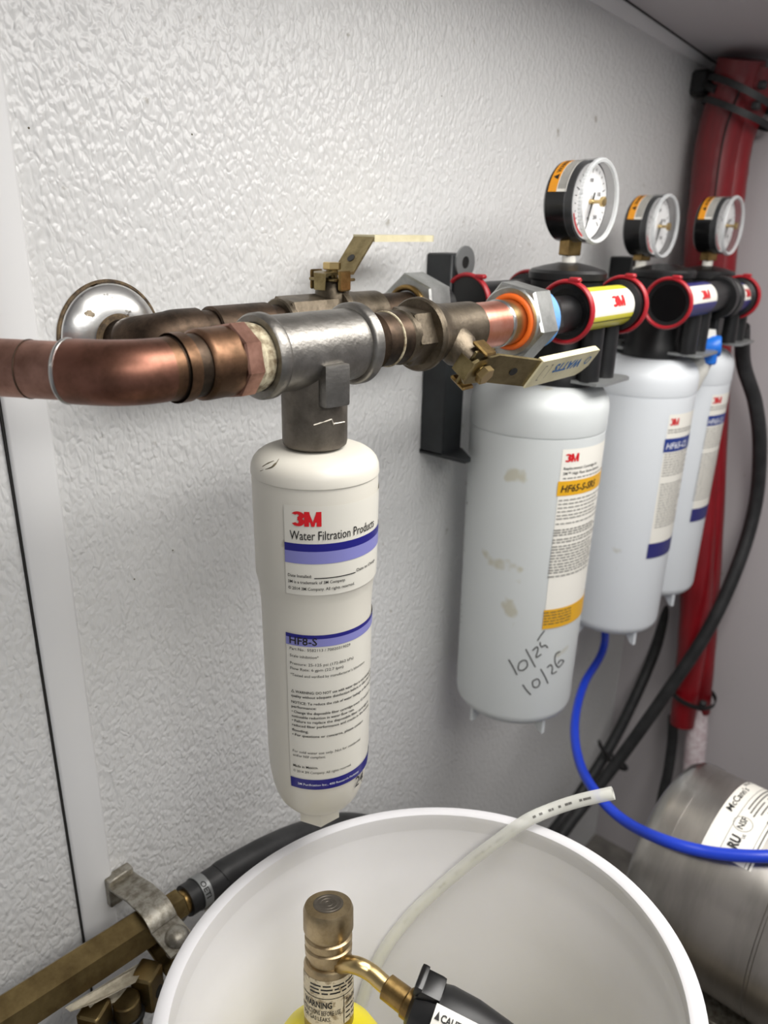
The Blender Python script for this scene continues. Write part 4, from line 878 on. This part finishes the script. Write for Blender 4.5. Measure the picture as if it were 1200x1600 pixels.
# blue tube
def onT(px, py): return tcyl(px, py, TR+0.0075)
bpts = [(0.973, -0.012, 0.62), (0.973, -0.012, 0.42), (0.990, -0.028, 0.30), tuple(aty(945, 1002, -0.060)), tuple(aty(912, 1070, -0.085)), tuple(aty(898, 1130, -0.120)), tuple(aty(905, 1190, -0.160)), tuple(aty(932, 1240, -0.205)), tuple(aty(975, 1282, -0.245)), tuple(onT(1035, 1312)), tuple(onT(1110, 1332)), tuple(onT(1200, 1338)), tuple(onT(1290, 1330))]
hose('blue_tube', 'bright blue plastic tube looping down over the steel tank', 'tube', bpts, 0.0056, 'blue')

# ------------------------------------------------------------------ bucket
BC = np.array([0.2589, -0.2738, 0.3789]); bn = np.array([-0.0018, 0.1404, 1.0]); bn /= np.linalg.norm(bn)
RB0, RB1 = 0.130, 0.146
bh = (BC[2]-RB0*math.sqrt(1-bn[2]**2))/bn[2]
bo = BC-bn*bh
t = thing('bucket', 'open white plastic bucket under the slim filter', 'bucket', (bo[0], bo[1], 0.0))
obj('shell', lathe(bo, bn, [(0.02, 0.0), (RB0-0.004, 0.0), (RB0, 0.004), (RB1, bh-0.004), (RB1-0.0026, bh-0.004), (RB1-0.0042, bh-0.048), (RB1-0.0066, bh-0.052), (RB0-0.0034, 0.006), (RB0-0.008, 0.003), (0.02, 0.003)], 112), 'bucket', t, ang=30)
obj('rim', lathe(bo, bn, [(RB1-0.0030, bh-0.014), (RB1-0.0030, bh-0.0012), (RB1-0.0012, bh), (0.1500, bh), (0.1520, bh-0.0014), (0.1520, bh-0.008), (0.1505, bh-0.010), (0.1478, bh-0.010), (0.1478, bh-0.014)], 144, closed=True), 'bucket', t, ang=50)
obj('rib', [lathe(bo, bn, [(RB1-0.001, bh-d), (0.1515, bh-d), (0.1515, bh-d-0.004), (RB1-0.002, bh-d-0.004)], 112, closed=True) for d in (0.03, 0.055, 0.08)], 'bucket', t, ang=50)
stp = obj('bucket_stand', [box((0.26, -0.29, -0.012), (0.36, 0.30, 0.018), 0.002), box((0.09, -0.29, (FLOOR-0.021)/2), (0.018, 0.28, -FLOOR-0.021), 0.001), box((0.43, -0.29, (FLOOR-0.021)/2), (0.018, 0.28, -FLOOR-0.021), 0.001)], 'wood')
tag(stp, 'low plywood stand carrying the white bucket', 'stand')
shm = obj('wood_shim', box((0.26, -0.405, 0.0110), (0.14, 0.03, 0.027), 0.002), 'wood'); tag(shm, 'wooden block under the near side of the bucket', 'block')
def inb(px, py, inset):
    """point on the inside wall of the bucket, inset towards its axis"""
    r = ray(px, py); best = None
    for k in range(2600):
        tt = 0.25+k*0.00025; p = CAM+r*tt-bo; h = p@bn; rad = np.linalg.norm(p-bn*h); w_ = RB0+(RB1-RB0)*h/bh-0.005-inset
        if h < bh and rad > w_ and k > 40 and best is not None: return CAM+r*tt
        if rad < w_: best = True
    return CAM+r*0.5
# clear tube
rimp = atz(832, 1276, BC[2]-0.0)
e = lambda px, py, f_: tuple(CAM+ray(px, py)*f_)
dr = float((rimp-CAM)@np.array([Xc[2], Yc[2], Zc[2]]))
ib = [inb(px, py, 0.0055) for px, py in ((775, 1316), (730, 1350), (680, 1393), (640, 1432), (605, 1477), (580, 1525), (562, 1580), (552, 1640))]
nrm = np.array([0, 0, 1.0])
crest = CAM+ray(822, 1281)*1.0
def atrim(px, py, up):
    r = ray(px, py); c = BC+bn*up; return CAM+r*(((c-CAM)@bn)/(r@bn))
ctp = list(reversed(ib))+[atrim(822, 1283, 0.006), atrim(862, 1265, 0.012), atrim(905, 1251, 0.019), atrim(958, 1239, 0.027)]
o = obj('clear_tube', tube(ctp, 0.0046, 20, 8, hollow=0.62), 'clear'); tag(o, 'translucent printed tube hanging over the bucket rim', 'tube'); 
pr_ = spline(ctp, 8); dsh = []
for k in range(30, len(pr_)-3):
    if random.random() < 0.42 and pr_[k].z < 1:
        a_ = pr_[k]; b_ = pr_[k+1]; to = (Vector(CAM)-a_).normalized(); dd_ = (b_-a_).normalized(); sd = dd_.cross(to).normalized(); up_ = to*0.00485
        L_ = random.uniform(0.0012, 0.003); w_ = 0.0008
        dsh.append(([a_+up_-sd*w_, a_+dd_*L_+up_-sd*w_, a_+dd_*L_+up_+sd*w_, a_+up_+sd*w_], [(0, 1, 2, 3)]))
obj('print_marks', dsh, 'grey', o)

# ------------------------------------------------------------------ gas torch in the bucket
TX, TY = 0.2494, -0.2078
zt_ = 0.3923
def zT(py): return zax(py, TX, TY-0.0)
rt0 = 0.0150
t = thing('gas_torch', 'brass topped gas torch on a yellow cylinder in the bucket', 'torch', (TX, TY, 0.02))
zk1 = zt_; zk0 = zt_-0.0160; zc0 = zk0-0.0195; zb0 = zc0-0.0420
la_ = math.atan2(TY-CAM[1], TX-CAM[0]); Rl = Matrix.Rotation(R(14), 3, Vector((-math.sin(la_), math.cos(la_), 0))); P0_ = Vector((TX, TY, zt_))
TF = lambda p: P0_+Rl@(p-P0_)
base_ = TF(Vector((TX, TY, 0.032))); t.location = base_; ORG[t.name] = base_.copy()
kn = lathe((TX, TY, 0), (0, 0, 1), [(rt0*0.99, zk0), (rt0*1.02, zk0+0.001), (rt0*1.02, zk1-0.003), (rt0*0.95, zk1-0.0006), (rt0*0.70, zk1)], 120, knurl=(1, 2))
obj('knob', kn, 'champ', t, ang=25)
obj('knob_mark', [ringt((TX, TY, zk1+0.0001), (0, 0, 1), rt0*q, 0.0006, 32, 6, 0.5) for q in (0.52, 0.34, 0.16)]+[lathe((TX, TY, zk1-0.0004), (0, 0, 1), [(rt0*0.62, 0), (rt0*0.62, 0.0006)], 32)], 'steeldk', t)
L_ = zk0-zc0
obj('neck', lathe((TX, TY, zc0), (0, 0, 1), [(rt0*0.84, -0.003), (rt0*0.84, L_*0.22), (rt0*0.96, L_*0.27), (rt0*0.97, L_*0.48), (rt0*0.88, L_*0.53), (rt0*0.88, L_*0.58), (rt0*0.97, L_*0.63), (rt0*0.97, L_*0.80), (rt0*0.88, L_*0.85), (rt0*0.90, L_)], 48), 'champ', t, ang=30)
bd_ = obj('valve_body', lathe((TX, TY, 0), (0, 0, 1), [(rt0*0.86, zb0-0.002), (rt0*0.98, zb0), (rt0*1.02, zb0+0.002), (rt0*1.02, zc0-0.002), (rt0*0.95, zc0), (rt0*0.8, zc0+0.001)], 56), 'champ', t)
tax = (TX, TY); fdir = math.atan2(CAM[1]-TY, CAM[0]-TX)
zq = lambda py: zt_-(py-1432)/2130
lbt = obj('label', cpatch(tax, rt0*1.02+0.0002, fdir-1.5, fdir+1.4, zq(1580), zq(1516), 30), mat('torch_label', (206, 194, 166), 0.45, rgb2=(150, 134, 104), scale=180, lo=0.5, hi=0.6), bd_)
rl = rt0*1.02+0.0004
obj('lettering', [ctext(tax, rl, 'WARNING', fdir-1.15, zq(1553), 0.0038, 0.020, bold=0.03), ctext(tax, rl, 'INSTRUCTIONS BEFORE USE.', fdir-1.35, zq(1563), 0.0030, 0.029, bold=0.01), ctext(tax, rl, 'FOR GAS LEAKS.', fdir-1.2, zq(1571), 0.0026, 0.020, bold=0.01), ctext(tax, rl, 'TurboTorch', fdir+0.72, zq(1553), 0.0034, 0.011, bold=0.02)], 'ink', lbt)
dd = [cpatch(tax, rl, fdir+0.60, fdir+0.63, zq(1579), zq(1540), 2), cpatch(tax, rl, fdir-1.3, fdir+1.3, zq(1540.5), zq(1539.5))]
for y in (1524, 1529, 1534): dd += cdashes(tax, rl, fdir-0.9+random.uniform(0, 0.6), fdir+1.2, zq(y), 0.001)
for y in (1560, 1567, 1574): dd += cdashes(tax, rl, fdir+0.70, fdir+1.3, zq(y), 0.001)
obj('print_lines', dd, 'ink', lbt)
obj('cylinder', lathe((TX, TY, 0), (0, 0, 1), [(0.010, 0.032), (0.030, 0.032), (0.0365, 0.038), (0.0375, 0.044), (0.0375, zb0-0.030), (0.0355, zb0-0.018), (0.029, zb0-0.008), (0.020, zb0-0.002), (0.013, zb0), (0.011, zb0+0.002)], 56), 'yellowp', t)
TF = None
bs = P0_+Rl@Vector((0, 0, zc0-0.006-zt_))
tp = [tuple(bs), e(550, 1507, 0.455), e(577, 1518, 0.452), e(597, 1535, 0.448), e(612, 1548, 0.445)]
obj('burner_tube', tube(tp, 0.0050, 18), 'brasslt', t)
q0 = Vector(e(602, 1540, 0.446)); q1 = Vector(e(652, 1578, 0.436))
qd = (q1-q0).normalized()
obj('burner_collar', lathe(q0, qd, [(0.0055, 0), (0.0072, 0.001), (0.0074, 0.014), (0.0086, 0.015), (0.0086, 0.024), (0.0070, 0.026)], 28), 'brass', t)
h0 = Vector(e(640, 1570, 0.437)); qd = (Vector(e(760, 1632, 0.425))-h0).normalized()
hb = lathe(h0, qd, [(0.0090, 0), (0.0135, 0.002), (0.0165, 0.008), (0.0190, 0.020), (0.0185, 0.036), (0.0160, 0.052), (0.0130, 0.070), (0.0110, 0.085)], 28)
hd = obj('handle_body', hb, 'black', t)
tr0 = Vector(e(672, 1547, 0.432)); trm = Matrix((qd, Vector((0, 0, 1)).cross(qd).normalized(), qd.cross(Vector((0, 0, 1)).cross(qd).normalized()))).transposed().to_4x4()
obj('trigger', [box(tr0, (0.015, 0.016, 0.012), 0.003, trm, 2), box(tr0+trm.to_3x3()@Vector((-0.006, 0, 0.004)), (0.005, 0.016, 0.008), 0.002, trm, 2)], 'blackgl', t)
to = (Vector(CAM)-(h0+qd*0.022)).normalized(); to = (to-qd*to.dot(qd)).normalized(); sd = qd.cross(to).normalized()
if sd.x*rt.x+sd.y*rt.y+sd.z*rt.z < 0: pass
def hpt(u, v, off):  # u along handle, v around
    rr = 0.0190+off; c = h0+qd*(0.010+u); a_ = v/rr; return c+(to*math.cos(a_)+sd*math.sin(a_))*rr
dn_v = 1 if (sd.dot(dn) < 0) else -1
V = []; n = 12
for k in range(n+1):
    v_ = (-0.013+0.020*k/n)
    V += [hpt(0.004, v_*dn_v, 0.0010), hpt(0.030, v_*dn_v, 0.0010)]
lh = obj('label', (V, [(2*k, 2*k+1, 2*k+3, 2*k+2) for k in range(n)]), 'labelc', hd)
obj('lettering', [textmap('CAUTION', 0.0038, lambda u, v: hpt(0.0085+u, (v-0.0005)*dn_v, 0.0014), 0.019, bold=0.03), textmap('\u25b2', 0.004, lambda u, v: hpt(0.005+u, (v-0.0005)*dn_v, 0.0014), 0.003), textmap('LOW FLAME', 0.0024, lambda u, v: hpt(0.009+u, (v-0.0045)*dn_v, 0.0014), 0.015, bold=0.01), textmap('BEFORE USE', 0.0024, lambda u, v: hpt(0.006+u, (v-0.0080)*dn_v, 0.0014), 0.018, bold=0.01)], 'ink', lh)

# ------------------------------------------------------------------ brass distribution bar, lower left
b0_ = Vector((0.02, -0.050, 0.2985)); b1_ = Vector((0.232, -0.050, 0.2812)); bdv = (b1_-b0_).normalized()
t = thing('brass_bar', 'tarnished brass manifold bar low on the wall', 'pipe manifold', (0.12, -0.05, 0.27))
obj('bar', hexp(b0_, bdv, 0.0158, (b1_-b0_).length, 0.0012, 6, R(14)), 'brassdk', t, ang=18)
obj('barb_nut', hexp(b1_, bdv, 0.0125, 0.012, 0.001, 6), 'brassdk', t, ang=20)
obj('hose_barb', cyl(b1_+bdv*0.010, b1_+bdv*0.034, 0.0095), 'brass', t)
# pipe clamp
cc_ = Vector((0.211, -0.050, 0.2832))
t = thing('pipe_clamp', 'galvanised pipe clamp with round bolt holding the brass bar', 'pipe clamp', (0.211, 0, 0.262))
n = 16
path = [(-0.008, 0.010), (-0.022, 0.013), (-0.036, 0.0172)]+[(-0.050+0.0180*math.cos(R(75+78*k/n)), 0.0180*math.sin(R(75+78*k/n))) for k in range(n+1)]+[(-0.072, 0.0075), (-0.090, 0.0035)]
def ribbon(path, x0_, x1_, th):
    V = []; F = []; N_ = len(path)
    for k, (y, z) in enumerate(path):
        a = path[max(k-1, 0)]; b = path[min(k+1, N_-1)]; d = Vector((0, b[0]-a[0], b[1]-a[1])).normalized(); nn = Vector((0, d.z, -d.y))*th
        for xx in (x0_, x1_):
            V.append(Vector((xx, y, cc_.z+z))); 
        for xx in (x1_, x0_): V.append(Vector((xx, y, cc_.z+z))+nn)
    for k in range(N_-1):
        for i in range(4): F.append((k*4+i, k*4+(i+1) % 4, (k+1)*4+(i+1) % 4, (k+1)*4+i))
    F.append((0, 1, 2, 3)); F.append(tuple((N_-1)*4+i for i in (3, 2, 1, 0))); return V, F
obj('strap', ribbon(path, 0.208, 0.230, 0.0018), 'galv', t, ang=30)
bc = Vector((0.2200, -0.081, cc_.z+0.0075)); bdir = Vector((0.05, -0.35, 0.93)).normalized()
obj('bolt_head', lathe(bc, bdir, [(0.0088, 0), (0.0088, 0.0014), (0.0070, 0.0044), (0.0040, 0.0058), (0.001, 0.0062)], 28), 'galv', t, ang=50)
obj('bolt_shank', [lathe(bc, -bdir, sum([[(0.0040, 0.001*i), (0.0034, 0.001*i+0.0005)] for i in range(24)], []), 16)], 'galv', t)
obj('wall_tab', box((0.219, -0.0045, cc_.z+0.004), (0.022, 0.009, 0.026), 0.001), 'galv', t)
obj('lower_strap', box((0.220, -0.070, cc_.z-0.020), (0.022, 0.040, 0.003), 0.001, Matrix.Rotation(0.3, 4, 'X')), 'brassdk', t)
# supply hose with worm clamp
hs = [b1_+bdv*0.016, b1_+bdv*0.05]+[Vector(tuple(aty(px, py, Yh))) for px, py, Yh in ((352, 1366, -0.050), (420, 1328, -0.048), (480, 1303, -0.046), (540, 1290, -0.045), (600, 1300, -0.045), (660, 1330, -0.045), (760, 1420, -0.045))]
hose('supply_hose', 'thick black hose from the brass bar passing behind the bucket', 'hose', hs, 0.0125, 'rubber')
hc0 = b1_+bdv*0.030
t = thing('hose_clamp', 'small steel band clamp on the black hose end', 'hose clamp', hc0-Vector((0, 0, 0.014)))
obj('band', lathe(hc0, bdv, [(0.0126, -0.004), (0.0134, -0.004), (0.0134, 0.004), (0.0126, 0.004)], 40, closed=True), 'lip', t)
obj('worm_screw', [cyl(hc0+Vector((-0.004, -0.012, -0.010)), hc0+Vector((0.008, -0.016, -0.008)), 0.0032, seg=12)], 'galv', t)
obj('lettering', [textmap('OETI', 0.0044, lambda u, v: hc0+bdv*(v-0.0022)+(Vector((0, -math.sin(R(15)+u/0.0134), math.cos(R(15)+u/0.0134)))*0.0136), 0.014, bold=0.02)], 'ink', t)
# paper tags and little brass valves below the bar
def quad(name, label, pts, Y, parent=None):
    P = [Vector(tuple(aty(px, py, yy))) for px, py, yy in pts]; n_ = (P[1]-P[0]).cross(P[2]-P[0]).normalized()*0.0005
    N_ = len(P); V = P+[p+n_ for p in P]
    F = [tuple(range(N_)), tuple(range(2*N_-1, N_-1, -1))]+[(i, (i+1) % N_, N_+(i+1) % N_, N_+i) for i in range(N_)]
    o = obj(name, (V, F), 'paper', None, smooth=False); tag(o, label, 'tag')
quad('paper_tag', 'larger dirty paper tag under the brass bar', [(102, 1574, -0.066), (110, 1580, -0.068), (150, 1566, -0.078), (212, 1534, -0.078), (229, 1502, -0.066), (215, 1506, -0.062)], 0)
quad('paper_tag', 'smaller paper tag tucked behind the larger tag', [(138, 1571, -0.070), (142, 1578, -0.072), (195, 1561, -0.074), (211, 1552, -0.074), (214, 1536, -0.070)], 0)
def bvalve(px, py, Y, s, label):
    c = Vector(tuple(aty(px, py, Y)))
    t = thing('brass_valve', label, 'valve', c-Vector((0, 0, 0.03)))
    obj('block', box(c, (0.019*s, 0.017*s, 0.032*s), 0.004*s, Matrix.Rotation(0.5, 4, 'Z'), 3), 'brassdk', t)
    fdir_ = Vector((math.cos(-1.07), math.sin(-1.07), 0))
    cd_ = Vector((math.sin(0.5), -math.cos(0.5), 0))
    obj('bore', cyl(c+cd_*0.0070*s-Vector((0, 0, 0.003)), c+cd_*0.0087*s-Vector((0, 0, 0.003)), 0.0045*s, seg=20), 'ink', t)
    b = c+Vector((-0.019*s, -0.003, -0.004))
    obj('body', cyl(b-Vector((0, 0, 0.02*s)), b+Vector((0, 0, 0.012*s)), 0.0095*s, seg=24, bev=0.001), 'brassdk', t)
    obj('collar', ringt(b-Vector((0, 0, 0.004*s)), (0, 0, 1), 0.0095*s, 0.0025*s, 28), 'black', t)
    obj('tail', cyl(b-Vector((0, 0, 0.05*s)), b-Vector((0, 0, 0.018*s)), 0.0075*s, seg=20), 'galv', t)
    return c
bvalve(231, 1540, -0.074, 1.0, 'small brass valve with a bored tab hanging by the bucket')
bvalve(150, 1598, -0.072, 1.0, 'small brass valve at the bottom edge under the bar')
